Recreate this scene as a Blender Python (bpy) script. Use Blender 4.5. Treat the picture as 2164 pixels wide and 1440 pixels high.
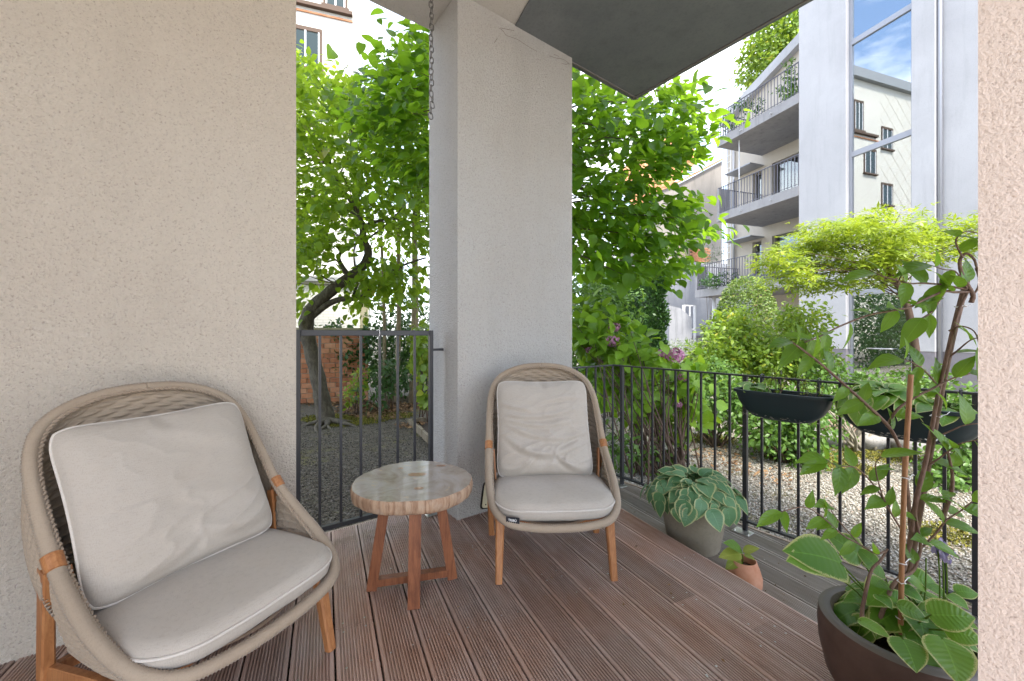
import bpy, math, random
import numpy as np
from mathutils import Vector, Matrix, Quaternion, noise

for o in list(bpy.data.objects):
    bpy.data.objects.remove(o, do_unlink=True)
S = bpy.context.scene
COL = S.collection
R = math.radians

# ------------------------------------------------------------------ camera
F, CX, HY, EYE = 850.0, 1082.0, 706.0, 1.18
cam_d = bpy.data.cameras.new('camera')
cam = bpy.data.objects.new('camera', cam_d)
COL.objects.link(cam)
cam.location = (0, 0, EYE)
cam.rotation_euler = (R(90), 0, 0)
cam_d.sensor_width = 36.0
cam_d.lens = 36.0 * F / 2164.0
cam_d.shift_y = -14.0 / 2164.0
cam_d.clip_start = 0.05
cam_d.clip_end = 500
S.camera = cam

# ------------------------------------------------------------------ sky, sun, exposure
SUN_DIR = Vector((0.25, -0.85, 1.50)).normalized()      # towards the sun: behind the camera, high
W = bpy.data.worlds.new('World')
S.world = W
W.use_nodes = True
nt = W.node_tree
nt.nodes.clear()
wo = nt.nodes.new('ShaderNodeOutputWorld')
bg = nt.nodes.new('ShaderNodeBackground')
sky = nt.nodes.new('ShaderNodeTexSky')
sky.sky_type = 'NISHITA'
sky.sun_disc = False
sky.sun_elevation = math.asin(SUN_DIR.z)
sky.sun_rotation = math.atan2(SUN_DIR.x, SUN_DIR.y)
sky.air_density = 1.0
sky.dust_density = 1.5
sky.ozone_density = 1.0
tc = nt.nodes.new('ShaderNodeTexCoord')
mp = nt.nodes.new('ShaderNodeMapping')
mp.inputs['Scale'].default_value = (1.0, 1.0, 2.6)
mp.inputs['Location'].default_value = (5.5, 5.5, 0.9)
nz = nt.nodes.new('ShaderNodeTexNoise')
nz.inputs['Scale'].default_value = 2.3
nz.inputs['Detail'].default_value = 7
nz.inputs['Roughness'].default_value = 0.6
rp = nt.nodes.new('ShaderNodeValToRGB')
rp.color_ramp.elements[0].position = 0.42
rp.color_ramp.elements[1].position = 0.62
mx = nt.nodes.new('ShaderNodeMix')
mx.data_type = 'RGBA'
mx.inputs['B'].default_value = (7.0, 7.2, 7.5, 1)
nt.links.new(tc.outputs['Generated'], mp.inputs['Vector'])
nt.links.new(mp.outputs['Vector'], nz.inputs['Vector'])
nt.links.new(nz.outputs['Fac'], rp.inputs['Fac'])
nt.links.new(rp.outputs['Color'], mx.inputs['Factor'])
nt.links.new(sky.outputs['Color'], mx.inputs['A'])
nt.links.new(mx.outputs['Result'], bg.inputs['Color'])
nt.links.new(bg.outputs['Background'], wo.inputs['Surface'])
bg.inputs['Strength'].default_value = 0.15

sun_d = bpy.data.lights.new('sun', 'SUN')
sun_d.energy = 2.3
sun_d.angle = R(8.0)
sun_d.color = (1.0, 0.94, 0.84)
sun = bpy.data.objects.new('sun', sun_d)
COL.objects.link(sun)
sun.rotation_euler = SUN_DIR.to_track_quat('Z', 'Y').to_euler()

S.view_settings.view_transform = 'Standard'
S.view_settings.look = 'None'
S.view_settings.gamma = 1.0
S.view_settings.use_curve_mapping = False
S.view_settings.exposure = 2.0
S.cycles.max_bounces = 10
S.cycles.diffuse_bounces = 5
S.cycles.transmission_bounces = 6
S.cycles.transparent_max_bounces = 12
S.cycles.use_denoising = True
S.cycles.sample_clamp_indirect = 6.0

# ------------------------------------------------------------------ helpers
BASE = {}


def tag(o, label=None, cat=None, group=None, kind=None):
    if label: o['label'] = label
    if cat: o['category'] = cat
    if group: o['group'] = group
    if kind: o['kind'] = kind
    return o


def empty(name, loc=(0, 0, 0), label=None, cat=None, group=None, kind=None, rotz=0.0):
    o = bpy.data.objects.new(name, None)
    COL.objects.link(o)
    o.location = loc
    o.rotation_euler = (0, 0, rotz)
    o.empty_display_size = 0.1
    BASE[o.name] = Vector(loc)
    return tag(o, label, cat, group, kind)


def at(u, v, Y):
    return Vector(((u - CX) / F * Y, Y, EYE - (v - HY) / F * Y))


def gnd(u, v, z=0.0):
    Y = F * (EYE - z) / (v - HY)
    return Vector(((u - CX) / F * Y, Y, z))


class MB:
    def __init__(s):
        s.v = []
        s.f = []

    def add(s, vs, fs):
        n = len(s.v)
        s.v.extend([tuple(x) for x in vs])
        s.f.extend([tuple(i + n for i in f) for f in fs])
        return s

    def fbox(s, O, ex, ey, x0, x1, y0, y1, z0, z1, b=0.0):
        O = Vector(O); ex = Vector(ex); ey = Vector(ey)
        if b <= 0:
            P = [O + ex * x + ey * y + Vector((0, 0, z)) for z in (z0, z1) for y in (y0, y1) for x in (x0, x1)]
            return s.add(P, [(0, 2, 3, 1), (4, 5, 7, 6), (0, 1, 5, 4), (2, 6, 7, 3), (0, 4, 6, 2), (1, 3, 7, 5)])
        vs = []
        fs = []
        ring = lambda i, z: [(x0 + i, y0 + b, z), (x0 + b, y0 + i, z), (x1 - b, y0 + i, z), (x1 - i, y0 + b, z),
                             (x1 - i, y1 - b, z), (x1 - b, y1 - i, z), (x0 + b, y1 - i, z), (x0 + i, y1 - b, z)]
        rings = [ring(b * .6, z0), ring(0, z0 + b), ring(0, z1 - b), ring(b * .6, z1)]
        for rg in rings:
            vs += [O + ex * x + ey * y + Vector((0, 0, z)) for x, y, z in rg]
        for k in range(3):
            for i in range(8):
                j = (i + 1) % 8
                fs.append((k * 8 + i, k * 8 + j, k * 8 + 8 + j, k * 8 + 8 + i))
        fs.append(tuple(range(7, -1, -1)))
        fs.append(tuple(range(24, 32)))
        return s.add(vs, fs)

    def box(s, c, size, b=0.0):
        return s.fbox(c, (1, 0, 0), (0, 1, 0), -size[0] / 2, size[0] / 2, -size[1] / 2, size[1] / 2, -size[2] / 2, size[2] / 2, b)

    def beam(s, p0, p1, w0, h0, w1=None, h1=None, side=None, ch=0.0):
        """rectangular bar from p0 to p1, w along 'side'"""
        p0 = Vector(p0); p1 = Vector(p1)
        w1 = w0 if w1 is None else w1
        h1 = h0 if h1 is None else h1
        d = (p1 - p0).normalized()
        sd = Vector(side) if side is not None else (Vector((0, 0, 1)) if abs(d.z) < .9 else Vector((1, 0, 0)))
        sd = (sd - d * sd.dot(d)).normalized()
        up = d.cross(sd)
        vs = []
        for p, w, h in ((p0, w0, h0), (p1, w1, h1)):
            c = min(w, h) * ch
            for a, b_ in ((-w / 2 + c, -h / 2), (w / 2 - c, -h / 2), (w / 2, -h / 2 + c), (w / 2, h / 2 - c),
                          (w / 2 - c, h / 2), (-w / 2 + c, h / 2), (-w / 2, h / 2 - c), (-w / 2, -h / 2 + c)):
                vs.append(p + sd * a + up * b_)
        if ch <= 0:
            vs = [vs[i] for i in (0, 2, 4, 6, 8, 10, 12, 14)]
            n = 4
        else:
            n = 8
        fs = [(i, (i + 1) % n, n + (i + 1) % n, n + i) for i in range(n)]
        fs += [tuple(range(n - 1, -1, -1)), tuple(range(n, 2 * n))]
        return s.add(vs, fs)

    def tube(s, pts, rad, n=8, closed=False, caps=True):
        pts = [Vector(p) for p in pts]
        m = len(pts)
        if not hasattr(rad, '__len__'):
            rad = [rad] * m
        ref = None
        vs = []
        for i, p in enumerate(pts):
            if closed:
                d = pts[(i + 1) % m] - pts[i - 1]
            else:
                d = pts[min(i + 1, m - 1)] - pts[max(i - 1, 0)]
            d = d.normalized() if d.length > 1e-9 else Vector((0, 0, 1))
            if ref is None:
                ref = Vector((0, 0, 1)) if abs(d.z) < .9 else Vector((1, 0, 0))
            ref = (ref - d * ref.dot(d))
            ref = ref.normalized() if ref.length > 1e-6 else d.orthogonal().normalized()
            b = d.cross(ref)
            for k in range(n):
                a = 2 * math.pi * k / n
                vs.append(p + (ref * math.cos(a) + b * math.sin(a)) * rad[i])
        fs = []
        for i in range(m if closed else m - 1):
            j = (i + 1) % m
            for k in range(n):
                l = (k + 1) % n
                fs.append((i * n + k, i * n + l, j * n + l, j * n + k))
        if not closed and caps:
            fs.append(tuple(range(n - 1, -1, -1)))
            fs.append(tuple((m - 1) * n + k for k in range(n)))
        return s.add(vs, fs)

    def lathe(s, prof, c=(0, 0, 0), n=40):
        """profile list of (r,z) from inside-bottom round to outside-bottom"""
        vs = []
        for r, z in prof:
            for k in range(n):
                a = 2 * math.pi * k / n
                vs.append((c[0] + r * math.cos(a), c[1] + r * math.sin(a), c[2] + z))
        fs = []
        for i in range(len(prof) - 1):
            for k in range(n):
                l = (k + 1) % n
                fs.append((i * n + k, i * n + l, i * n + n + l, i * n + n + k))
        return s.add(vs, fs)

    def build(s, name, mat, parent=None, smooth=False, local=False):
        me = bpy.data.meshes.new(name)
        off = Vector((0, 0, 0))
        if parent is not None and not local:
            off = BASE.get(parent.name, Vector((0, 0, 0)))
        me.from_pydata([tuple(Vector(v) - off) for v in s.v], [], s.f)
        me.materials.append(mat)
        if smooth:
            me.shade_smooth()
        me.update()
        o = bpy.data.objects.new(name, me)
        COL.objects.link(o)
        if parent is not None:
            o.parent = parent
            BASE[o.name] = off
        return o


def smooth_by_angle(o, deg=35):
    me = o.data
    me.shade_smooth()
    try:
        me.set_sharp_from_angle(angle=R(deg))
    except Exception:
        pass
    return o


def np_mesh(name, V, Fc, mat, parent=None, smooth=False, tint=None, uv=None, local=False):
    V = np.asarray(V, dtype=np.float32).reshape(-1, 3)
    Fc = np.asarray(Fc, dtype=np.int32)
    off = np.zeros(3, np.float32)
    if parent is not None and not local:
        off = np.array(BASE.get(parent.name, (0, 0, 0)), np.float32)
    me = bpy.data.meshes.new(name)
    me.vertices.add(len(V))
    me.vertices.foreach_set('co', (V - off).ravel())
    M, k = Fc.shape
    me.loops.add(M * k)
    me.loops.foreach_set('vertex_index', Fc.ravel())
    me.polygons.add(M)
    me.polygons.foreach_set('loop_start', np.arange(0, M * k, k, dtype=np.int32))
    if tint is not None:
        a = me.attributes.new('tint', 'FLOAT', 'POINT')
        a.data.foreach_set('value', np.asarray(tint, np.float32).ravel())
    if uv is not None:
        ul = me.uv_layers.new(name='UVMap')
        ul.data.foreach_set('uv', np.asarray(uv, np.float32)[Fc.ravel()].ravel())
    me.materials.append(mat)
    me.update(calc_edges=True)
    me.validate()
    if smooth:
        me.shade_smooth()
    o = bpy.data.objects.new(name, me)
    COL.objects.link(o)
    if parent is not None:
        o.parent = parent
        BASE[o.name] = Vector(off)
    return o


def copy_tree(o, parent=None):
    c = o.copy()
    COL.objects.link(c)
    c.parent = parent
    for ch in list(o.children):
        copy_tree(ch, c)
    return c


def catmull(P, n, closed=False):
    P = [Vector(p) for p in P]
    m = len(P)
    out = []
    segs = m if closed else m - 1
    for i in range(segs):
        p1 = P[i]; p2 = P[(i + 1) % m]
        p0 = P[i - 1] if (closed or i > 0) else p1 * 2 - p2
        p3 = P[(i + 2) % m] if (closed or i + 2 < m) else p2 * 2 - p1
        for k in range(n):
            t = k / n
            out.append(0.5 * ((2 * p1) + (p2 - p0) * t + (2 * p0 - 5 * p1 + 4 * p2 - p3) * t * t + (3 * p1 - p0 - 3 * p2 + p3) * t ** 3))
    if not closed:
        out.append(P[-1].copy())
    return out


def resample(P, step):
    P = [Vector(p) for p in P]
    out = [P[0].copy()]
    acc = 0.0
    for a, b in zip(P, P[1:]):
        L = (b - a).length
        d = step - acc
        while d < L:
            out.append(a.lerp(b, d / L))
            d += step
        acc = L - (d - step)
    return out


# ------------------------------------------------------------------ materials
def mat(name, col=(.5, .5, .5), rough=.6, metal=0.0, spec=0.5, coat=0.0):
    m = bpy.data.materials.new(name)
    m.use_nodes = True
    b = m.node_tree.nodes['Principled BSDF']
    b.inputs['Base Color'].default_value = (*col, 1)
    b.inputs['Roughness'].default_value = rough
    b.inputs['Metallic'].default_value = metal
    b.inputs['Specular IOR Level'].default_value = spec
    b.inputs['Coat Weight'].default_value = coat
    return m


class N:
    """tiny node helper"""
    def __init__(s, m):
        s.m = m
        s.t = m.node_tree
        s.b = s.t.nodes['Principled BSDF']

    def n(s, typ, **kw):
        x = s.t.nodes.new(typ)
        for k, v in kw.items():
            if k in x.inputs:
                x.inputs[k].default_value = v
            else:
                setattr(x, k, v)
        return x

    def l(s, a, b):
        s.t.links.new(a, b)

    def coord(s, kind='Object', scale=(1, 1, 1), rot=(0, 0, 0)):
        t = s.n('ShaderNodeTexCoord')
        mpn = s.n('ShaderNodeMapping')
        mpn.inputs['Scale'].default_value = scale
        mpn.inputs['Rotation'].default_value = rot
        s.l(t.outputs[kind], mpn.inputs['Vector'])
        return mpn.outputs['Vector']

    def noise(s, vec, scale, detail=4, rough=.6, dist=0.0):
        x = s.n('ShaderNodeTexNoise')
        x.inputs['Scale'].default_value = scale
        x.inputs['Detail'].default_value = detail
        x.inputs['Roughness'].default_value = rough
        x.inputs['Distortion'].default_value = dist
        s.l(vec, x.inputs['Vector'])
        return x.outputs['Fac']

    def voro(s, vec, scale, feature='F1', out='Distance'):
        x = s.n('ShaderNodeTexVoronoi')
        x.feature = feature
        x.inputs['Scale'].default_value = scale
        s.l(vec, x.inputs['Vector'])
        return x.outputs[out]

    def ramp(s, fac, stops):
        x = s.n('ShaderNodeValToRGB')
        e = x.color_ramp.elements
        while len(e) < len(stops):
            e.new(.5)
        for i, (p, c) in enumerate(stops):
            e[i].position = p
            e[i].color = (*c, 1) if hasattr(c, '__len__') else (c, c, c, 1)
        s.l(fac, x.inputs['Fac'])
        return x.outputs['Color']

    def mix(s, fac, a, b, blend='MIX'):
        x = s.n('ShaderNodeMix')
        x.data_type = 'RGBA'
        x.blend_type = blend
        for nm, v in (('Factor', fac), ('A', a), ('B', b)):
            if hasattr(v, 'is_linked'):
                s.l(v, x.inputs[nm])
            elif nm == 'Factor':
                x.inputs[nm].default_value = v
            else:
                x.inputs[nm].default_value = (*v, 1)
        return x.outputs['Result']

    def math(s, op, a, b=None):
        x = s.n('ShaderNodeMath')
        x.operation = op
        for i, v in enumerate((a, b)):
            if v is None:
                continue
            if hasattr(v, 'is_linked'):
                s.l(v, x.inputs[i])
            else:
                x.inputs[i].default_value = v
        return x.outputs[0]

    def bump(s, h, strength=.5, dist=.01, prev=None):
        x = s.n('ShaderNodeBump')
        x.inputs['Strength'].default_value = strength
        x.inputs['Distance'].default_value = dist
        s.l(h, x.inputs['Height'])
        if prev is not None:
            s.l(prev, x.inputs['Normal'])
        return x.outputs['Normal']

    def base(s, c): s.l(c, s.b.inputs['Base Color'])
    def rough(s, c): s.l(c, s.b.inputs['Roughness'])
    def normal(s, c): s.l(c, s.b.inputs['Normal'])

    def attr(s, name, out='Fac'):
        x = s.n('ShaderNodeAttribute')
        x.attribute_name = name
        return x.outputs[out]

    def objrand(s):
        return s.n('ShaderNodeObjectInfo').outputs['Random']


def stucco(name, c0, c1, grain=130, strength=.9, speck=(.25, .2, .17), stain=0.35, bd=.012):
    m = mat(name, c0, .92, spec=.2)
    k = N(m)
    v = k.coord('Object')
    n1 = k.noise(v, grain, 3, .65)
    n2 = k.noise(v, grain * .5, 4, .62, 0)
    big = k.noise(v, 1.3, 5, .6)
    drip = k.noise(k.coord('Object', (3, 3, .5)), 1.5, 5, .65)
    h = k.math('ADD', k.math('MULTIPLY', n1, .7), k.math('MULTIPLY', n2, .8))
    col = k.mix(k.ramp(big, [(.35, 0.0), (.7, 1.0)]), c0, c1)
    pit = k.ramp(n1, [(.30, 1.0), (.42, 0.0)])
    col = k.mix(k.math('MULTIPLY', pit, .55), col, speck)
    col = k.mix(k.ramp(n2, [(.36, .16), (.5, 0.0)]), col, tuple(x * .70 for x in c0))
    hi = k.ramp(n2, [(.55, 0.0), (.75, .6)])
    col = k.mix(k.math('MULTIPLY', hi, stain), col, tuple(min(1, x * 1.22) for x in c0))
    col = k.mix(k.ramp(drip, [(.50, 0.0), (.75, .22)]), col, tuple(x * .72 for x in c0))
    k.base(col)
    k.normal(k.bump(h, strength, bd))
    return m


M = {}
M['stucco'] = stucco('stucco', (.55, .487, .415), (.585, .525, .452), 112)
M['stucco_grey'] = stucco('stucco_grey', (.46, .435, .405), (.475, .465, .45), 112, 1.0)
M['stucco_pink'] = stucco('stucco_pink', (.72, .60, .53), (.76, .65, .58), 170, .55, speck=(.30, .19, .15), bd=.005)
M['ceiling'] = stucco('ceiling_paint', (.50, .475, .44), (.53, .50, .47), 150, .35, stain=.1)


def concrete(name, c0, c1, sc=2.0, dark=.5):
    m = mat(name, c0, .85, spec=.3)
    k = N(m)
    v = k.coord('Object')
    a = k.noise(v, sc, 8, .65, .4)
    b = k.noise(v, 60, 3, .6)
    st = k.noise(k.coord('Object', (4, 4, .35)), 1.6, 6, .65)
    col = k.mix(k.ramp(a, [(.3, 0.0), (.7, 1.0)]), c0, c1)
    col = k.mix(k.ramp(st, [(.52, 0.0), (.78, dark)]), col, tuple(x * .45 for x in c0))
    col = k.mix(k.math('MULTIPLY', k.ramp(b, [(.3, 1.0), (.5, 0.0)]), .25), col, tuple(x * .6 for x in c0))
    k.base(col)
    k.normal(k.bump(b, .3, .004))
    return m


M['slab'] = concrete('dark_concrete', (.105, .118, .124), (.165, .176, .180), 1.1, .3)
M['concrete'] = concrete('balcony_concrete', (.27, .265, .275), (.37, .36, .37), 1.2, .6)
M['grey_wall'] = concrete('grey_cement_wall', (.27, .28, .31), (.37, .38, .41), .9, .7)
M['firewall'] = concrete('old_render', (.25, .23, .21), (.34, .31, .28), .6, .5)
M['white_wall'] = concrete('white_render', (.43, .425, .44), (.53, .525, .54), .5, .22)
M['beige_wall'] = concrete('beige_render', (.55, .49, .42), (.60, .54, .46), .5, .1)
M['cream'] = concrete('cream_cladding', (.62, .60, .55), (.68, .66, .60), .5, .08)
M['plinth'] = concrete('stone_plinth', (.22, .20, .22), (.28, .26, .28), 1.5, .3)
M['cornice'] = mat('zinc_cornice', (.30, .31, .32), .5, .3)

M['iron'] = mat('painted_iron', (.030, .031, .036), .42, 0.0, .5)
k = N(M['iron']); k.normal(k.bump(k.noise(k.coord('Object'), 90, 2), .15, .002))
M['steel'] = mat('galvanised_steel', (.48, .48, .47), .34, .9)
k = N(M['steel']); k.rough(k.ramp(k.noise(k.coord('Object'), 40, 4), [(.3, .25), (.7, .5)]))
M['chain'] = mat('dull_chain_steel', (.20, .19, .18), .38, .85)
M['dark_pane'] = mat('dark_window_pane', (.03, .05, .055), .25, 0, .25)
M['rail_far'] = mat('balcony_iron', (.12, .12, .15), .5)
M['frame_grey'] = mat('window_aluminium', (.33, .34, .38), .42, .35)
M['frame_dark'] = mat('window_frame_dark', (.16, .145, .14), .5)
M['white_metal'] = mat('white_metal', (.75, .75, .77), .45)
M['zinc'] = mat('zinc_pipe', (.42, .43, .45), .45, .5)


def wood(name, c0, c1, c2, scale=(1, 1, 1), rough=.5, grain=22.0, coat=0.0):
    m = mat(name, c0, rough, coat=coat)
    k = N(m)
    v = k.coord('Object', scale)
    a = k.noise(v, grain, 6, .65, 1.2)
    b = k.noise(v, grain * 3.3, 4, .6, .5)
    col = k.ramp(a, [(.28, c2), (.48, c0), (.72, c1)])
    col = k.mix(k.math('MULTIPLY', k.ramp(b, [(.35, 1.0), (.5, 0.0)]), .35), col, c2)
    k.base(col)
    k.normal(k.bump(b, .25, .002))
    return m


M['teak'] = wood('teak_legs', (.36, .15, .055), (.46, .215, .085), (.24, .09, .03), (1, 1, .09), .48, 55)
M['table_wood'] = wood('reddish_table_wood', (.20, .068, .028), (.27, .10, .042), (.09, .026, .011), (1, 1, .12), .42, 50)
M['bark'] = wood('smooth_bark', (.085, .072, .05), (.15, .135, .10), (.035, .028, .02), (1, 1, .5), .85, 14)
M['twig'] = mat('twig_bark', (.10, .062, .042), .8)
M['pale_twig'] = mat('pale_branch', (.30, .27, .21), .8)
M['young_bark'] = wood('young_trunk_bark', (.26, .21, .13), (.34, .28, .18), (.14, .10, .06), (1, 1, .3), .8, 20)
M['stem_brown'] = wood('climber_bark', (.155, .095, .068), (.22, .15, .11), (.08, .045, .03), (1, 1, .25), .75, 60)
M['bamboo'] = wood('bamboo_cane', (.34, .17, .075), (.42, .23, .11), (.22, .10, .04), (1, 1, .1), .55, 60)
M['planter_wood'] = wood('weathered_planks', (.20, .165, .115), (.27, .225, .16), (.09, .07, .045), (1, 1, .25), .85, 14)


def deck_mat(name, c0, c1, c2, rmin=.27, rmax=.55):
    m = mat(name, c0, .5, spec=.5)
    k = N(m)
    dk = math.atan2(.9065, -.4223)
    v = k.coord('Object', (1, 1, 1), (0, 0, -dk))
    mpn = k.n('ShaderNodeMapping'); mpn.inputs['Scale'].default_value = (.12, 1, 1); k.l(v, mpn.inputs['Vector'])
    a = k.noise(mpn.outputs['Vector'], 34, 6, .65, .4)
    blot = k.noise(v, 1.9, 4, .55)
    fine = k.noise(v, 210, 2, .5)
    rnd = k.objrand()
    col = k.ramp(a, [(.28, c2), (.5, c0), (.75, c1)])
    hs = k.n('ShaderNodeHueSaturation')
    k.l(col, hs.inputs['Color'])
    k.l(k.math('ADD', k.math('MULTIPLY', rnd, .40), .80), hs.inputs['Value'])
    k.l(k.math('ADD', k.math('MULTIPLY', k.ramp(blot, [(.35, 0.0), (.65, 1.0)]), .5), .7), hs.inputs['Saturation'])
    col = k.mix(k.math('MULTIPLY', k.ramp(fine, [(.3, 1.0), (.45, 0.0)]), .3), hs.outputs['Color'], c2)
    k.base(col)
    k.rough(k.ramp(blot, [(.3, rmin), (.7, rmax)]))
    k.normal(k.bump(fine, .12, .002))
    return m


M['plank'] = deck_mat('ridged_deck_wood', (.355, .240, .192), (.415, .305, .258), (.26, .165, .128))
M['plank_low'] = deck_mat('weathered_deck_wood', (.29, .255, .225), (.34, .305, .275), (.20, .17, .145))
M['fascia'] = wood('deck_fascia', (.30, .235, .175), (.36, .29, .22), (.16, .12, .09), (.3, .3, 1), .7, 20)


def fabric(name, c, weave=520, rough=.95):
    m = mat(name, c, rough, spec=.15)
    k = N(m)
    v = k.coord('Object')
    a = k.noise(v, weave, 2, .5)
    s1 = k.noise(k.coord('Object', (1, 1, .12)), weave * 1.6, 1, .5)
    s2 = k.noise(k.coord('Object', (.12, .12, 1)), weave * 1.6, 2, .5)
    big = k.noise(v, 5, 4, .6)
    h = k.math('ADD', s1, s2)
    col = k.mix(k.ramp(h, [(.7, 0.0), (1.3, 1.0)]), tuple(x * .93 for x in c), tuple(min(1, x * 1.05) for x in c))
    col = k.mix(k.ramp(big, [(.4, 0.0), (.8, .25)]), col, (c[0] * .9, c[1] * .8, c[2] * .7))
    k.base(col)
    k.normal(k.bump(h, .35, .0015))
    k.b.inputs['Sheen Weight'].default_value = .15
    return m


M['cushion'] = fabric('beige_cushion_canvas', (.415, .375, .33), 300)
M['piping'] = fabric('cushion_piping', (.56, .52, .475))
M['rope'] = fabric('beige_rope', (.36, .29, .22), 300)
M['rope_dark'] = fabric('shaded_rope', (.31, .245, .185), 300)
M['black_tag'] = mat('black_tag', (.012, .013, .02), .6)
M['white_print'] = mat('white_print', (.75, .75, .75), .6)
M['cream_plate'] = mat('cream_enamel', (.62, .57, .40), .4)
M['black_print'] = mat('black_print', (.02, .018, .015), .5)

# table top
m = mat('petrified_top', (.4, .35, .3), .24, spec=.5, coat=.35); M['table_top'] = m
m.node_tree.nodes['Principled BSDF'].inputs['Coat Roughness'].default_value = .10
k = N(m)
v = k.coord('Object')
n1 = k.noise(v, 6, 8, .62, 1.0)
n2 = k.noise(v, 22, 6, .6, .8)
n3 = k.noise(k.coord('Object', (1, 3.5, 1), (0, 0, .5)), 4, 5, .6, 1.5)
c = k.ramp(n1, [(.25, (.20, .15, .11)), (.45, (.32, .27, .225)), (.6, (.38, .35, .325)), (.8, (.40, .33, .24))])
c = k.mix(k.ramp(n3, [(.6, 0.0), (.72, .7)]), c, (.22, .20, .19))
c = k.mix(k.ramp(n2, [(.62, 0.0), (.74, .8)]), c, (.55, .40, .22))
k.base(c)
k.rough(k.ramp(n2, [(.3, .10), (.7, .24)]))
m = mat('petrified_edge', (.45, .3, .2), .75); M['table_edge'] = m
k = N(m)
e = k.noise(k.coord('Object', (1, 1, .06)), 42, 5, .65, .4)
e2 = k.noise(k.coord('Object'), 30, 5, .6)
c = k.ramp(e, [(.3, (.11, .055, .03)), (.45, (.28, .17, .105)), (.62, (.40, .28, .19)), (.8, (.33, .175, .095))])
k.base(k.mix(k.ramp(e2, [(.5, 0.0), (.75, .5)]), c, (.42, .34, .27)))
k.normal(k.bump(e, .6, .006))
M['knot'] = wood('knot_wood', (.30, .145, .06), (.42, .22, .10), (.10, .045, .02), (1, 1, 1), .3, 60, coat=.5)

M['pot_grey'] = concrete('grey_brown_pot', (.27, .235, .175), (.34, .30, .235), 3, .15)
m = mat('terracotta', (.46, .215, .125), .8); M['terracotta'] = m
k = N(m); k.base(k.mix(k.ramp(k.noise(k.coord('Object'), 14, 5), [(.35, 0.0), (.7, 1.0)]), (.43, .19, .105), (.55, .29, .19)))
m = mat('brown_glazed_bowl', (.075, .042, .032), .55, spec=.4); M['bowl'] = m
k = N(m)
k.base(k.mix(k.ramp(k.noise(k.coord('Object'), 9, 6), [(.35, 0.0), (.7, 1.0)]), (.062, .034, .026), (.105, .065, .05)))
k.normal(k.bump(k.noise(k.coord('Object'), 160, 3), .25, .002))
M['bowl_rim'] = mat('grey_bowl_rim', (.12, .105, .095), .45)
M['bowl_inside'] = concrete('bowl_inside', (.16, .13, .10), (.22, .19, .15), 6, .3)
m = mat('dark_green_plastic', (.012, .027, .033), .42, spec=.5); M['plastic'] = m
k = N(m)
dirt = k.noise(k.coord('Object'), 55, 6, .7)
k.normal(k.bump(dirt, .1, .002))
M['limescale'] = mat('limescale', (.35, .33, .30), .9)
m = mat('potting_soil', (.03, .021, .015), .95); M['soil'] = m
k = N(m)
s1 = k.noise(k.coord('Object'), 90, 6, .7)
k.base(k.ramp(s1, [(.3, (.012, .008, .006)), (.55, (.05, .035, .025)), (.72, (.16, .11, .07))]))
k.normal(k.bump(s1, 1.0, .02))

# ground
m = mat('gravel_ground', (.3, .28, .24), .9); M['ground'] = m
k = N(m)
v = k.coord('Object')
vc = k.voro(v, 62, 'F1', 'Color')
vd = k.voro(v, 62)
sep = k.n('ShaderNodeSeparateColor'); k.l(vc, sep.inputs['Color'])
c = k.ramp(sep.outputs['Red'], [(.0, (.13, .115, .09)), (.35, (.30, .27, .215)), (.7, (.42, .39, .33)), (1.0, (.52, .50, .46))])
big = k.noise(v, .7, 6, .65, .5)
mossn = k.noise(v, 3.5, 6, .7)
c = k.mix(k.ramp(vd, [(.25, 0.0), (.75, .7)]), c, (.06, .05, .035))
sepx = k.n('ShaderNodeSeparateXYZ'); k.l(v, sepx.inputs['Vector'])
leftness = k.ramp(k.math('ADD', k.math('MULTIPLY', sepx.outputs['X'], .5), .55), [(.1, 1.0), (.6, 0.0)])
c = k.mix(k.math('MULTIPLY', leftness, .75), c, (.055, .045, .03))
c = k.mix(k.ramp(k.math('MULTIPLY', big, mossn), [(.28, 0.0), (.36, .75)]), c, (.13, .12, .03))
k.base(c)
k.normal(k.bump(vd, .8, .02))
m = mat('pebble', (.4, .37, .3), .8); M['pebble'] = m
k = N(m)
k.base(k.ramp(k.attr('tint'), [(0, (.10, .085, .065)), (.25, (.235, .215, .175)), (.55, (.35, .335, .295)), (.8, (.46, .45, .42)), (1, (.36, .27, .20))]))
M['pebble_dark'] = mat('dark_pebble', (.1, .09, .07), .7)  # darker pebble tones for the gravel behind the gate
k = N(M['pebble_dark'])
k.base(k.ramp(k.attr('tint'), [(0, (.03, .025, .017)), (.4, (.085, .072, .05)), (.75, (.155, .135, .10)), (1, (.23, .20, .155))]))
M['paving'] = concrete('pale_paving', (.62, .58, .53), (.68, .64, .59), 1.2, .1)
M['moss'] = mat('moss', (.12, .12, .02), .95)
k = N(M['moss']); k.base(k.ramp(k.attr('tint'), [(0, (.07, .08, .012)), (.6, (.15, .15, .022)), (1, (.26, .22, .035))]))
M['litter'] = mat('fallen_leaves', (.22, .12, .05), .9)
k = N(M['litter']); k.base(k.ramp(k.attr('tint'), [(0, (.08, .045, .02)), (.5, (.19, .10, .042)), (1, (.33, .21, .11))]))


def stone_mat(name, c0, c1):
    m = mat(name, c0, .8)
    k = N(m)
    a = k.noise(k.coord('Object'), 9, 7, .65)
    b = k.noise(k.coord('Object'), 70, 3, .6)
    c = k.mix(k.ramp(a, [(.3, 0.0), (.7, 1.0)]), c0, c1)
    k.base(k.mix(k.math('MULTIPLY', k.ramp(b, [(.35, 1.0), (.5, 0.0)]), .4), c, tuple(x * .4 for x in c0)))
    k.normal(k.bump(b, .3, .005))
    return m


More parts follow.
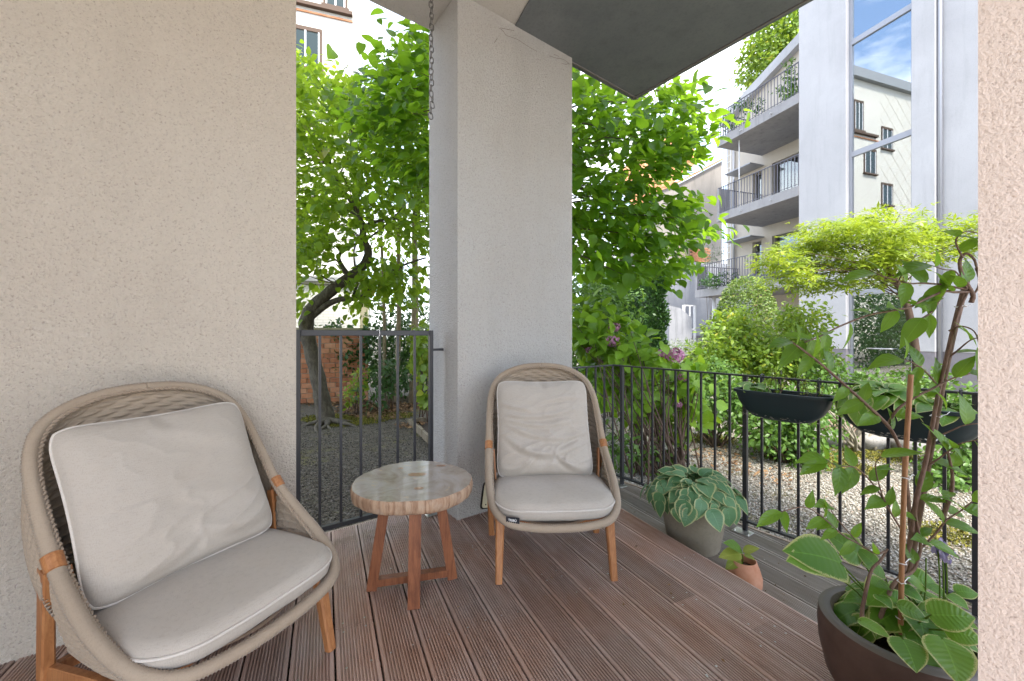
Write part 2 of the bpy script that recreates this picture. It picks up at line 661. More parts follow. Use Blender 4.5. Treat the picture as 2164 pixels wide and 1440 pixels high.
M['stone_pink'] = stone_mat('pink_boulder', (.36, .22, .17), (.45, .31, .25))
M['stone_grey'] = stone_mat('grey_boulder', (.24, .23, .22), (.36, .35, .34))
m = mat('old_orange_brick', (.40, .17, .085), .9); M['brick'] = m
k = N(m)
a = k.noise(k.coord('Object'), 8, 6, .65)
c = k.ramp(k.math('ADD', k.math('MULTIPLY', a, .6), k.math('MULTIPLY', k.objrand(), .4)), [(.2, (.24, .085, .045)), (.5, (.42, .175, .085)), (.8, (.52, .29, .18))])
mossy = k.noise(k.coord('Object'), 2.2, 5, .7)
k.base(k.mix(k.ramp(mossy, [(.55, 0.0), (.75, .6)]), c, (.10, .10, .05)))
k.normal(k.bump(a, .4, .01))
M['mortar'] = concrete('lime_mortar', (.26, .22, .17), (.34, .29, .22), 4, .4)
M['coping'] = concrete('mossy_coping', (.24, .22, .13), (.34, .31, .22), 3, .5)
m = mat('white_painted_brick', (.72, .70, .64), .8); M['white_brick'] = m
k = N(m)
br = k.n('ShaderNodeTexBrick'); br.inputs['Scale'].default_value = 1.0
br.inputs['Brick Width'].default_value = .24; br.inputs['Row Height'].default_value = .075; br.inputs['Mortar Size'].default_value = .006
br.inputs['Color1'].default_value = (.72, .70, .64, 1); br.inputs['Color2'].default_value = (.66, .64, .58, 1); br.inputs['Mortar'].default_value = (.5, .48, .43, 1)
k.l(k.coord('Object', (1, 1, 1), (R(90), 0, 0)), br.inputs['Vector'])
k.base(k.mix(k.ramp(k.noise(k.coord('Object'), 2.5, 6, .7), [(.55, 0.0), (.75, .5)]), br.outputs['Color'], (.36, .33, .22)))
k.normal(k.bump(br.outputs['Fac'], -.3, .01))
m = mat('clay_roof_tile', (.55, .22, .10), .85); M['roof_tile'] = m
k = N(m)
k.base(k.mix(k.ramp(k.noise(k.coord('Object'), 3, 5), [(.35, 0.0), (.7, 1.0)]), (.48, .19, .085), (.66, .33, .18)))

# glass
def glass(name, refl=.4, tint=(.75, .82, .80), dark=.9):
    m = bpy.data.materials.new(name)
    m.use_nodes = True
    t = m.node_tree
    t.nodes.clear()
    out = t.nodes.new('ShaderNodeOutputMaterial')
    mixs = t.nodes.new('ShaderNodeMixShader')
    gl = t.nodes.new('ShaderNodeBsdfGlossy'); gl.inputs['Roughness'].default_value = .0; gl.inputs['Color'].default_value = (.95, .97, 1, 1)
    tr = t.nodes.new('ShaderNodeBsdfTransparent'); tr.inputs['Color'].default_value = (*[x * dark for x in tint], 1)
    lw = t.nodes.new('ShaderNodeLayerWeight'); lw.inputs['Blend'].default_value = .25
    mr = t.nodes.new('ShaderNodeMapRange'); mr.inputs['To Min'].default_value = refl; mr.inputs['To Max'].default_value = 1.0
    t.links.new(lw.outputs['Fresnel'], mr.inputs['Value'])
    t.links.new(mr.outputs['Result'], mixs.inputs['Fac'])
    t.links.new(tr.outputs['BSDF'], mixs.inputs[1])
    t.links.new(gl.outputs['BSDF'], mixs.inputs[2])
    t.links.new(mixs.outputs['Shader'], out.inputs['Surface'])
    return m


M['glass'] = glass('solar_glass', .34)
M['glass_dark'] = glass('window_glass', .12)
M['room_dark'] = mat('dim_interior', (.10, .11, .10), .9)
M['curtain'] = mat('curtain', (.55, .54, .50), .9)
m = mat('lit_tube_lamp', (1, .9, .5), .5); M['lamp'] = m
m.node_tree.nodes['Principled BSDF'].inputs['Emission Color'].default_value = (1, .86, .42, 1)
m.node_tree.nodes['Principled BSDF'].inputs['Emission Strength'].default_value = .55


def leaf_mat(name, dark, light, trans, twt=.45, rough=.42, spec=.45, yellow=None):
    m = mat(name, dark, rough, spec=spec)
    k = N(m)
    t = k.attr('tint')
    stops = [(0, dark), (.75, light)]
    stops.append((1, yellow if yellow else light))
    col = k.ramp(t, stops)
    k.base(col)
    trn = k.n('ShaderNodeBsdfTranslucent')
    tcol = k.mix(t, tuple(x * .7 for x in trans), trans)
    k.l(tcol, trn.inputs['Color'])
    ms = k.n('ShaderNodeMixShader')
    ms.inputs['Fac'].default_value = twt
    out = k.t.nodes['Material Output']
    k.l(k.b.outputs['BSDF'], ms.inputs[1])
    k.l(trn.outputs['BSDF'], ms.inputs[2])
    k.l(ms.outputs['Shader'], out.inputs['Surface'])
    return m


M['linden'] = leaf_mat('linden_leaf', (.03, .09, .008), (.08, .19, .014), (.38, .64, .03), .58)
M['treeleaf'] = leaf_mat('garden_tree_leaf', (.065, .15, .012), (.15, .28, .018), (.46, .66, .04), .54, yellow=(.30, .24, .04))
M['shrub'] = leaf_mat('shrub_leaf', (.05, .115, .022), (.12, .23, .04), (.24, .42, .05), .35)
M['shrub_dark'] = leaf_mat('dark_shrub_leaf', (.022, .06, .018), (.055, .125, .03), (.10, .22, .03), .3)
M['shrub_yellow'] = leaf_mat('yellow_green_leaf', (.10, .19, .025), (.21, .32, .035), (.42, .58, .05), .4, yellow=(.42, .38, .04))
M['thuja'] = leaf_mat('thuja_spray', (.028, .075, .025), (.065, .15, .04), (.09, .2, .03), .2)
M['topiary'] = leaf_mat('topiary_leaf', (.085, .16, .03), (.19, .27, .06), (.28, .42, .06), .3, yellow=(.28, .20, .09))
M['maple'] = leaf_mat('maple_leaf', (.15, .235, .018), (.28, .37, .028), (.48, .60, .04), .42, yellow=(.40, .42, .05))
M['lavender'] = leaf_mat('grey_green_leaf', (.16, .20, .13), (.25, .30, .19), (.25, .33, .15), .25)
M['hydrangea'] = leaf_mat('hydrangea_leaf', (.09, .21, .02), (.19, .35, .03), (.42, .64, .04), .48)
M['flower'] = leaf_mat('pink_flower', (.42, .14, .30), (.62, .30, .48), (.6, .25, .45), .3)
M['bluebell'] = leaf_mat('violet_flower', (.30, .26, .50), (.45, .40, .65), (.4, .35, .6), .3)


def big_leaf_mat(name, c0, c1, trans, margin=None, rough=.38, veins=9.0, twt=.35, edge=.70):
    """leaf with UV: u across 0..1, v along 0..1; margin = cream edge colour of the variety"""
    m = mat(name, c0, rough, spec=.5)
    k = N(m)
    uv = k.n('ShaderNodeTexCoord').outputs['UV']
    sp = k.n('ShaderNodeSeparateXYZ'); k.l(uv, sp.inputs['Vector'])
    across = k.math('ABSOLUTE', k.math('MULTIPLY', k.math('SUBTRACT', sp.outputs['X'], .5), 2.0))
    rnd = k.objrand()
    col = k.mix(rnd, c0, c1)
    ns = k.noise(k.coord('Object'), 40, 3)
    vein = k.math('SINE', k.math('ADD', k.math('MULTIPLY', sp.outputs['Y'], veins * 6.283), k.math('MULTIPLY', across, -9.0)))
    col = k.mix(k.math('MULTIPLY', k.ramp(vein, [(.75, 0.0), (1.0, 1.0)]), .07), col, tuple(min(1, x * 1.5) for x in c1))
    col = k.mix(k.ramp(across, [(.0, .45), (.05, 0.0)]), col, tuple(min(1, x * 2.1 + .02) for x in c1))
    tc_ = k.mix(rnd, tuple(x * .8 for x in trans), trans)
    if margin:
        e = k.math('ADD', across, k.math('MULTIPLY', k.math('SUBTRACT', ns, .5), .5))
        tip = k.math('ADD', e, k.math('MULTIPLY', k.math('POWER', sp.outputs['Y'], 6.0), .35))
        f = k.ramp(tip, [(edge, 0.0), (edge + .07, 1.0)])
        col = k.mix(f, col, margin)
        tc_ = k.mix(f, tc_, tuple(min(1, x * 1.1) for x in margin))
    k.base(col)
    k.normal(k.bump(vein, .18, .002))
    trn = k.n('ShaderNodeBsdfTranslucent'); k.l(tc_, trn.inputs['Color'])
    ms = k.n('ShaderNodeMixShader'); ms.inputs['Fac'].default_value = twt
    k.l(k.b.outputs['BSDF'], ms.inputs[1]); k.l(trn.outputs['BSDF'], ms.inputs[2])
    k.l(ms.outputs['Shader'], k.t.nodes['Material Output'].inputs['Surface'])
    return m


M['hosta_blue'] = big_leaf_mat('blue_green_hosta', (.085, .22, .095), (.145, .30, .14), (.16, .34, .10), (.50, .53, .26), edge=.80)
M['hosta_green'] = big_leaf_mat('green_hosta', (.08, .21, .025), (.15, .31, .035), (.30, .54, .05), (.50, .53, .20), edge=.86)
M['climber_leaf'] = big_leaf_mat('climber_leaf', (.06, .155, .018), (.14, .28, .03), (.32, .54, .04), None, .32, 6, .42)
M['linden_big'] = big_leaf_mat('linden_leaf_large', (.03, .09, .008), (.08, .19, .014), (.38, .64, .03), None, .42, 6, .57)
M['hyd_big'] = big_leaf_mat('hydrangea_leaf_large', (.12, .25, .022), (.21, .37, .035), (.44, .66, .04), None, .45, 7, .46)
M['yellow_leaf'] = big_leaf_mat('yellowing_leaf', (.22, .30, .05), (.34, .36, .07), (.4, .5, .08), None, .45, 5)

# ================================================================== SETTING
rng = np.random.default_rng(7)
random.seed(7)
D1 = Vector((-.592, .806, 0))       # out through the wall
D2 = Vector((.806, .592, 0))        # along the wall
DK = Vector((-.4223, .9065, 0))     # along the deck boards
PD = Vector((.9065, .4223, 0))      # across the deck boards
Z = Vector((0, 0, 1))
ZL = -.13                           # lower deck
ZG = -.25                           # garden ground
W0 = Vector((-1.069, 1.992, 0))     # free end of the stucco wall (front face)
P0 = Vector((-.345, 2.55, 0))       # front left corner of the pillar

g = MB()
NX, NY = 60, 60
xs = np.linspace(-60, 60, NX); ys = np.linspace(-40, 80, NY)
g.add([(x, y, ZG) for y in ys for x in xs], [(j * NX + i, j * NX + i + 1, (j + 1) * NX + i + 1, (j + 1) * NX + i) for j in range(NY - 1) for i in range(NX - 1)])
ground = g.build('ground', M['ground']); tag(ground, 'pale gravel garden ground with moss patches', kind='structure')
pv = MB(); pv.fbox((0, 0, 0), DK, PD, -16, -.86, -9, 6, -.20, -.03)  # unseen paving behind the camera, added to bounce light into the porch
tag(pv.build('bounce_paving', M['paving']), 'added unseen pale paving behind the deck, bouncing light into the porch', kind='structure')

# ---- walls
wl = MB(); wl.fbox(W0, D2, D1, -4.2, 0, 0, .42, -.30, 3.348)
tag(wl.build('stucco_wall', M['stucco']), 'wide beige roughcast wall behind the cushioned chair by the gate', 'wall')
pl = MB(); pl.fbox(P0, D2, D1, 0, 1.0116, 0, .4225, -.30, 3.348)
pill_o = tag(pl.build('stucco_pillar', M['stucco_grey']), 'tall grey stucco pillar behind the chair beside the table', 'pillar')
sw = MB(); sw.fbox((.811, .70, 0), D2, -D1, 0, .22, 0, 1.5, -.20, 3.348)
tag(sw.build('side_wall', M['stucco_pink']), 'pinkish roughcast wall edge beside the brown bowl planter', 'wall')

cw = MB()
def on_pillar(u, v):
    k_ = (u - CX) / F
    t_ = (k_ * P0.y - P0.x) / (D2.x - k_ * D2.y)
    Y_ = P0.y + D2.y * t_
    return P0 + D2 * t_ - D1 * .004 + Z * (EYE - (v - HY) / F * Y_)
for path in ([(1053, 60), (1062, 66), (1070, 76), (1092, 84), (1112, 97), (1134, 110)], [(1056, 60), (1076, 64), (1086, 66)], [(1160, 119), (1176, 124), (1188, 126), (1197, 131), (1203, 137)], [(1170, 116), (1180, 120)], [(1186, 135), (1196, 137), (1201, 134)], [(1050, 82), (1044, 92)]):
    cw.tube(catmull([on_pillar(u, v) for u, v in path], 4), .0011, 4)
tag(cw.build('cobweb', M['twig'], pill_o), kind='stuff')

# ---- soffits
A0 = Vector((.0287, 2.807, 0)); bd = Vector((.0876, -.207, 0)).normalized()
corner = Vector((1.13, 3.724, 0))
backd1 = W0.dot(D1) + .4225


def d12(a, b):  # a along D2, b along D1 -> point
    return D2 * a + D1 * b


def line_x(p, d, q, e):
    """intersection of p+d*s and q+e*t in plan"""
    den = d.x * e.y - d.y * e.x
    s = ((q.x - p.x) * e.y - (q.y - p.y) * e.x) / den
    return p + d * s


def prism(mb, poly, z0, z1):
    n = len(poly)
    vs = [(p.x, p.y, z0) for p in poly] + [(p.x, p.y, z1) for p in poly]
    fs = [tuple(range(n - 1, -1, -1)), tuple(range(n, 2 * n))] + [(i, (i + 1) % n, n + (i + 1) % n, n + i) for i in range(n)]
    return mb.add(vs, fs)


CEIL_BACK = -1.3
far = A0 + bd * ((A0.y - CEIL_BACK) / -bd.y)
n0 = line_x(A0, bd, d12(0, backd1), D2)         # seam reaches the rear face line
ceil = MB()
prism(ceil, [d12(-6, backd1), d12(-6, -1.2), Vector((far.x - .2, CEIL_BACK, 0)), far, A0, n0], 3.35, 3.60)
tag(ceil.build('porch_ceiling', M['ceiling']), 'light plastered porch ceiling above the gate and pillar', 'ceiling')
sl = MB()
slab_near = corner - D1 * 4.6
prism(sl, [A0 + bd * .0, far, slab_near, corner, line_x(corner, D2, A0, bd)], 3.34, 3.58)
so = sl.build('balcony_slab', M['slab']); tag(so, 'dark grey concrete balcony slab overhanging the railing', 'balcony slab')
dr = MB()
e2 = line_x(corner, D2, A0, bd)
for a, b, inn in ((corner, slab_near, -D2), (e2, corner, -D1)):
    d = (b - a).normalized()
    dr.fbox(a, d, inn, 0.0, (b - a).length, .035, .047, 3.331, 3.342)
dr.build('drip_edge', M['frame_dark'], so)

# ---- own building above the porch (out of frame): shades the courtyard as in the photo
ob = empty('apartment_block', (0, 0, 3.62), 'apartment block rising above the porch', 'building')
mb = MB()
prism(mb, [d12(-9, backd1), d12(-9, -1.5), d12(3.05, -1.5), d12(3.05, 2.2), d12(1.55, 2.2), d12(1.55, backd1)], 3.62, 13.5)
mb.build('facade', M['white_wall'], ob)

hw = MB(); hw.fbox(d12(-2.3, w0d1 := W0.dot(D1)), D1, -D2, -2.6, -.003, 0, .3, -.20, 3.345)  # unseen wall, added to block light coming from behind left
tag(hw.build('light_block_wall', M['stucco']), 'added unseen beige wall blocking light on the side away from the garden', 'wall')

# ---- upper and lower deck: every board its own piece
PITCH, BW = .1495, .1428
NR = 12
prof = [(0.0, -.026), (0.0, -.003), (.003, 0.0)]
rp_ = (BW - .012) / NR
for i in range(NR):
    x0 = .006 + i * rp_
    if i:
        prof += [(x0 - .0030, 0.0), (x0 - .0021, -.0075), (x0 + .0021, -.0075), (x0 + .0030, 0.0)]
prof += [(BW - .003, 0.0), (BW, -.003), (BW, -.026)]


def board(name, q0, z, l0, l1f, material, parent, label=None):
    """board between across-offset q0..q0+BW; ends l0(q), l1(q) as functions"""
    n = len(prof)
    vs = []
    for fn in (l0, l1f):
        for x, dz in prof:
            q = q0 + x
            p = PD * q + DK * fn(q)
            vs.append((p.x, p.y, z + dz))
    fs = [(i, i + 1, n + i + 1, n + i) for i in range(n - 1)] + [(n - 1, 0, n, 2 * n - 1)]
    fs = [f[::-1] for f in fs]
    fs += [tuple(range(n)), tuple(range(2 * n - 1, n - 1, -1))]
    b = MB(); b.add(vs, fs)
    o = b.build(name, material, parent)
    return tag(o, label)


kd = DK.dot(D1); kp = PD.dot(D1)
k2 = DK.dot(D2); kp2 = PD.dot(D2)
w1 = W0.dot(D1)
deck = empty('upper_deck', (0, 0, 0), 'brown ridged hardwood deck under the chairs and table', kind='structure')
Q0 = 1.825
screws = MB()


def screw_at(q, l, z):
    p = PD * q + DK * l
    r = .0042
    screws.add([(p.x + r * math.cos(a), p.y + r * math.sin(a), z + .0008) for a in [i * math.pi / 4 for i in range(8)]], [tuple(range(8))])


joints = {3: 1.62, 4: .95, 5: 1.70, 2: 1.30, 1: 1.05, 7: 2.1, 9: 1.25, 11: 1.75, 13: 1.1, 6: .6, 8: 1.0}
for i in range(26):
    q = Q0 - (i + 1) * PITCH + (PITCH - BW)
    qc = q + BW / 2
    if i == 0:
        lim = w1 + .135
    elif qc < -.42:
        lim = w1 + .05
    elif qc < .78:
        lim = w1 + .34
    else:
        lim = w1 + .05
    endf = lambda qq, lim=lim: (lim - kp * qq) / kd
    st = lambda qq: -.85
    dz = random.uniform(-.0008, .0008)
    if i in joints:
        j = joints[i]
        board('plank', q, dz, st, lambda qq, j=j: j - .001, M['plank'], deck)
        board('plank', q, dz * .5, lambda qq, j=j: j + .001, endf, M['plank'], deck)
        for a in (.012, -.012):
            for b in (.03, BW - .03):
                screw_at(q + b, j + a * 2.2, .0)
    else:
        board('plank', q, dz, st, endf, M['plank'], deck)
    l = -.7
    e = endf(qc)
    while l < e - .05:
        if random.random() < .75:
            screw_at(q + .032 + random.uniform(-.006, .006), l + random.uniform(-.01, .01), 0)
        if random.random() < .75:
            screw_at(q + BW - .032 + random.uniform(-.006, .006), l + random.uniform(-.01, .01), 0)
        l += .56
fa = MB(); fa.fbox((0, 0, 0), DK, PD, -.85, (w1 + .135 - kp * Q0) / kd, Q0 - .024, Q0 - .002, -.128, -.027)
fa.build('fascia', M['fascia'], deck)
tag(screws.build('screw', M['steel'], deck), 'small steel deck screws', kind='stuff')

low = empty('lower_deck', (0, 0, ZL), 'weathered grey lower deck strip along the railing', kind='structure')
RD2 = Vector((1.241, 3.107, 0)).dot(D2)          # railing line
RC = Vector((.896, 3.576, 0))                    # railing corner
RD1 = RC.dot(D1)
screws = MB()
for i in range(10):
    q = Q0 + .006 + i * PITCH
    def endf(qq):
        return min((RD2 + .055 - kp2 * qq) / k2, (RD1 + .055 - kp * qq) / kd)
    if endf(q) < -.8:
        break
    board('plank', q, ZL, lambda qq: -.85, endf, M['plank_low'], low)
    l = -.5
    while l < endf(q + BW / 2) - .05:
        if random.random() < .6:
            screw_at(q + random.choice((.035, BW - .035)), l + random.uniform(-.02, .02), ZL)
        l += .5
tag(screws.build('screw', M['steel'], low), 'small steel deck screws', kind='stuff')
fz = MB()
fz.fbox(RC, -D1, D2, -.058, 4.2, .058, .080, ZG, ZL + .004)
fz.fbox(RC, -D2, D1, -.06, .50, .058, .080, ZG, ZL + .002)
fz.build('fascia', M['fascia'], low)
fd = MB(); fd.fbox(W0, D2, D1, -.1, .99, .342, .362, ZG, -.006)
fd.build('end_board', M['fascia'], deck)

# ================================================================== RAILING (garden side)
rail = empty('balcony_railing', RC + Z * ZL, 'dark iron bar railing along the lower deck above the gravel', 'railing')
ZT, ZB = .908, -.062


def rp2(t):   # railing line point, t measured as in the photo survey
    return Vector((1.241 - .592 * t, 3.107 + .806 * t, 0))


Tc = .579
tr = MB()
tr.fbox(RC, -D1, D2, -.006, 3.3, -.019, .019, ZT - .011, ZT, .002)
tr.build('top_rail', M['iron'], rail)
tr = MB(); tr.fbox(RC, -D2, D1, .0195, .57, -.019, .019, ZT - .0115, ZT - .0005, .002)
tr.build('top_rail', M['iron'], rail)
br = MB(); br.fbox(RC, -D1, D2, -.006, 3.3, -.016, .016, ZB - .006, ZB + .006, .001)
br.build('bottom_rail', M['iron'], rail)
br = MB(); br.fbox(RC, -D2, D1, .0165, .57, -.016, .016, ZB - .0062, ZB + .0058, .001)
br.build('bottom_rail', M['iron'], rail)
bar_me = None
SP = .1011
for i in range(0, 33):
    p = RC - D1 * (i * SP)
    if i in (1, 11, 21, 31):
        b = MB(); b.fbox(p, D1, D2, -.013, .013, -.013, .013, ZL + .006, ZT - .012)
        b.build('post', M['iron'], rail)
        b = MB(); b.fbox(p - D2 * .03, D1, D2, -.055, .055, -.05, .035, ZL + .0005, ZL + .006, .002)
        bp = b.build('base_plate', M['steel'], rail)
        bo = MB()
        for a in (-.042, .042):
            c = p - D2 * .058 + D1 * a
            bo.add([(c.x + .006 * math.cos(t), c.y + .006 * math.sin(t), ZL + .010) for t in [j * math.pi / 3 for j in range(6)]] +
                   [(c.x + .008 * math.cos(t), c.y + .008 * math.sin(t), ZL + .006) for t in [j * math.pi / 3 for j in range(6)]],
                   [tuple(range(6))] + [(j + 6, (j + 1) % 6 + 6, (j + 1) % 6, j) for j in range(6)])
        bo.build('bolt', M['steel'], bp)
        continue
    if bar_me is None:
        b = MB(); b.fbox(RC, D1, D2, -.0065, .0065, -.0065, .0065, ZB + .006, ZT - .0115)
        o = b.build('bar', M['iron'], rail); bar_me = o
    else:
        o = bar_me.copy(); COL.objects.link(o); o.parent = rail
        o.location = -D1 * (i * SP)
for i in range(1, 5):
    o = bar_me.copy(); COL.objects.link(o); o.parent = rail
    o.location = -D2 * (i * .112) - Z * .0006

# ================================================================== GATE
G0 = Vector((-.537, 2.660, 0))       # right post foot
gate = empty('metal_gate', G0, 'dark metal garden gate of upright bars between wall and pillar', 'gate')
GT = 1.203
GL = .787
fr = MB()
fr.fbox(G0, -D2, D1, 0.014, GL - .0155, -.015, .015, GT - .034, GT - .001, .002)
fr.build('top_rail', M['iron'], gate)
fr = MB(); fr.fbox(G0, -D2, D1, 0.014, GL - .0155, -.015, .015, .070, .095, .002)
fr.build('bottom_rail', M['iron'], gate)
for s_, w_ in ((0, .012), (GL, .014)):
    b = MB(); b.fbox(G0 - D2 * s_, D2, D1, -w_, w_, -.016, .016, .071 if s_ else .006, GT, .002)
    b.build('post', M['iron'], gate)
first = None
for i in range(1, 7):
    s_ = GL * i / 7.0
    if first is None:
        b = MB(); b.fbox(G0, D2, D1, -.0065, .0065, -.0065, .0065, .0945, GT - .0335)
        first = b.build('bar', M['iron'], gate); first.location = -D2 * s_
    else:
        o = first.copy(); COL.objects.link(o); o.parent = gate; o.location = -D2 * s_
b = MB(); b.fbox(G0, D2, D1, -.05, .05, -.06, .04, .001, .0065, .002)
b.build('base_plate', M['steel'], gate)
b = MB()
pv_ = P0 + D1 * .223
zz = 1.075
b.fbox(G0, D2, D1, .012, .10, -.007, .007, zz - .008, zz + .008)
b.fbox(G0, D2, D1, .096, .103, -.024, .024, zz - .02, zz + .02)
b.build('wall_bracket', M['iron'], gate)
b = MB(); b.fbox(G0 - D2 * (GL + .012), -D2, D1, .002, .035, -.005, .005, 1.0, 1.02)
b.build('latch', M['steel'], gate)
b = MB()
c = G0 - D2 * .345
pts = [c + D1 * (.022 * math.sin(a)) + Z * (GT - .018 + .022 * math.cos(a)) for a in [i * 2 * math.pi / 10 for i in range(10)]]
b.tube(pts, .0022, 5, closed=True)
b.build('string_tie', M['white_metal'], gate)

# ================================================================== CHAIN
ch = empty('hanging_chain', (-.50, 2.50, 3.35), 'grey steel link chain hanging from the ceiling beside the pillar', 'chain')
link = []
L2, W2, wr = .0155, .0125, .0034
for i in range(20):
    a = 2 * math.pi * i / 20
    y = math.sin(a) * W2
    zc = L2 - W2 * 0 if math.cos(a) > 0 else -L2
    link.append(Vector((y, 0, math.cos(a) * W2 + (.0085 if math.cos(a) > 0 else -.0085))))
pit = .0345
nl = int((3.34 - 2.545) / pit)
l0 = None
for i in range(nl + 1):
    if l0 is None:
        b = MB(); b.tube(link, wr, 7, closed=True)
        l0 = b.build('link', M['chain'], ch, smooth=True, local=True); o = l0
    else:
        o = l0.copy(); COL.objects.link(o); o.parent = ch
    sway = .010 * max(0, (i - nl + 6)) / 6 * (1 if i % 4 < 2 else -.6)
    o.location = (sway - .003 * (i % 3 == 0), 0, -.022 - i * pit)
    o.rotation_euler = (0, R(random.uniform(-9, 9)) * (1.8 if i > nl - 5 else 1), R((35 if i % 2 else 125) + random.uniform(-12, 12)))

# ================================================================== C plate at the foot of the pillar
pc = P0 + D2 * .283 - D1 * .003
plate = empty('name_plate', pc + Z * .097, 'small cream plate with a black border and letter at the pillar foot', 'sign')
rot = R(-9)


def plate_poly(hw, hh, r):
    pts = []
    for cx, cy, a0 in ((hw - r, hh - r, 0), (-hw + r, hh - r, 90), (-hw + r, -hh + r, 180), (hw - r, -hh + r, 270)):
        for k_ in range(6):
            a = R(a0 + k_ * 18)
            pts.append((cx + r * math.cos(a), cy + r * math.sin(a)))
    return pts


def plate_prism(hw, hh, r, y0, y1):
    b = MB()
    P = plate_poly(hw, hh, r); n = len(P)
    cs, sn = math.cos(rot), math.sin(rot)
    def w(p, y): return pc + Z * .097 + D2 * (p[0] * cs - p[1] * sn) + Z * (p[0] * sn + p[1] * cs) - D1 * y
    vs = [w(p, y0) for p in P] + [w(p, y1) for p in P]
    b.add(vs, [tuple(range(n)), tuple(range(2 * n - 1, n - 1, -1))] + [(i, n + i, n + (i + 1) % n, (i + 1) % n) for i in range(n)])
    return b


plate_prism(.108, .088, .022, 0, .006).build('backing', M['black_print'], plate)
plate_prism(.099, .079, .018, .0061, .009).build('face', M['cream_plate'], plate)


def text(body, size, loc, xdir, ydir, material, parent, name='lettering', bold=0.0, extr=.0004):
    cu = bpy.data.curves.new(name, 'FONT')
    cu.body = body; cu.size = size; cu.extrude = extr; cu.offset = bold
    cu.materials.append(material)
    tmp = bpy.data.objects.new('tmp_text', cu)
    COL.objects.link(tmp)
    me = bpy.data.meshes.new_from_object(tmp.evaluated_get(bpy.context.evaluated_depsgraph_get()))
    bpy.data.objects.remove(tmp, do_unlink=True)
    o = bpy.data.objects.new(name, me)
    COL.objects.link(o)
    xd = Vector(xdir).normalized(); yd = Vector(ydir).normalized(); zd = xd.cross(yd)
    mt = Matrix((xd, yd, zd)).transposed().to_4x4()
    base = BASE.get(parent.name, Vector((0, 0, 0)))
    o.parent = parent
    o.matrix_basis = Matrix.Translation(Vector(loc) - base) @ mt
    return o


xd = D2 * math.cos(rot) + Z * math.sin(rot); yd = -D2 * math.sin(rot) + Z * math.cos(rot)
text('C', .038, pc + Z * .097 + xd * -.066 + yd * -.030 - D1 * .0094, xd, yd, M['black_print'], plate, 'letter', .001)
b = MB()
for ux, uy in ((-.072, .058), (-.072, -.058), (.072, .058), (.072, -.058)):
    c = pc + Z * .097 + xd * ux + yd * uy - D1 * .0098
    b.add([c + xd * (.005 * math.cos(t)) + yd * (.005 * math.sin(t)) for t in [j * math.pi / 4 for j in range(8)]], [tuple(range(8))])
b.build('screw', M['black_print'], plate)

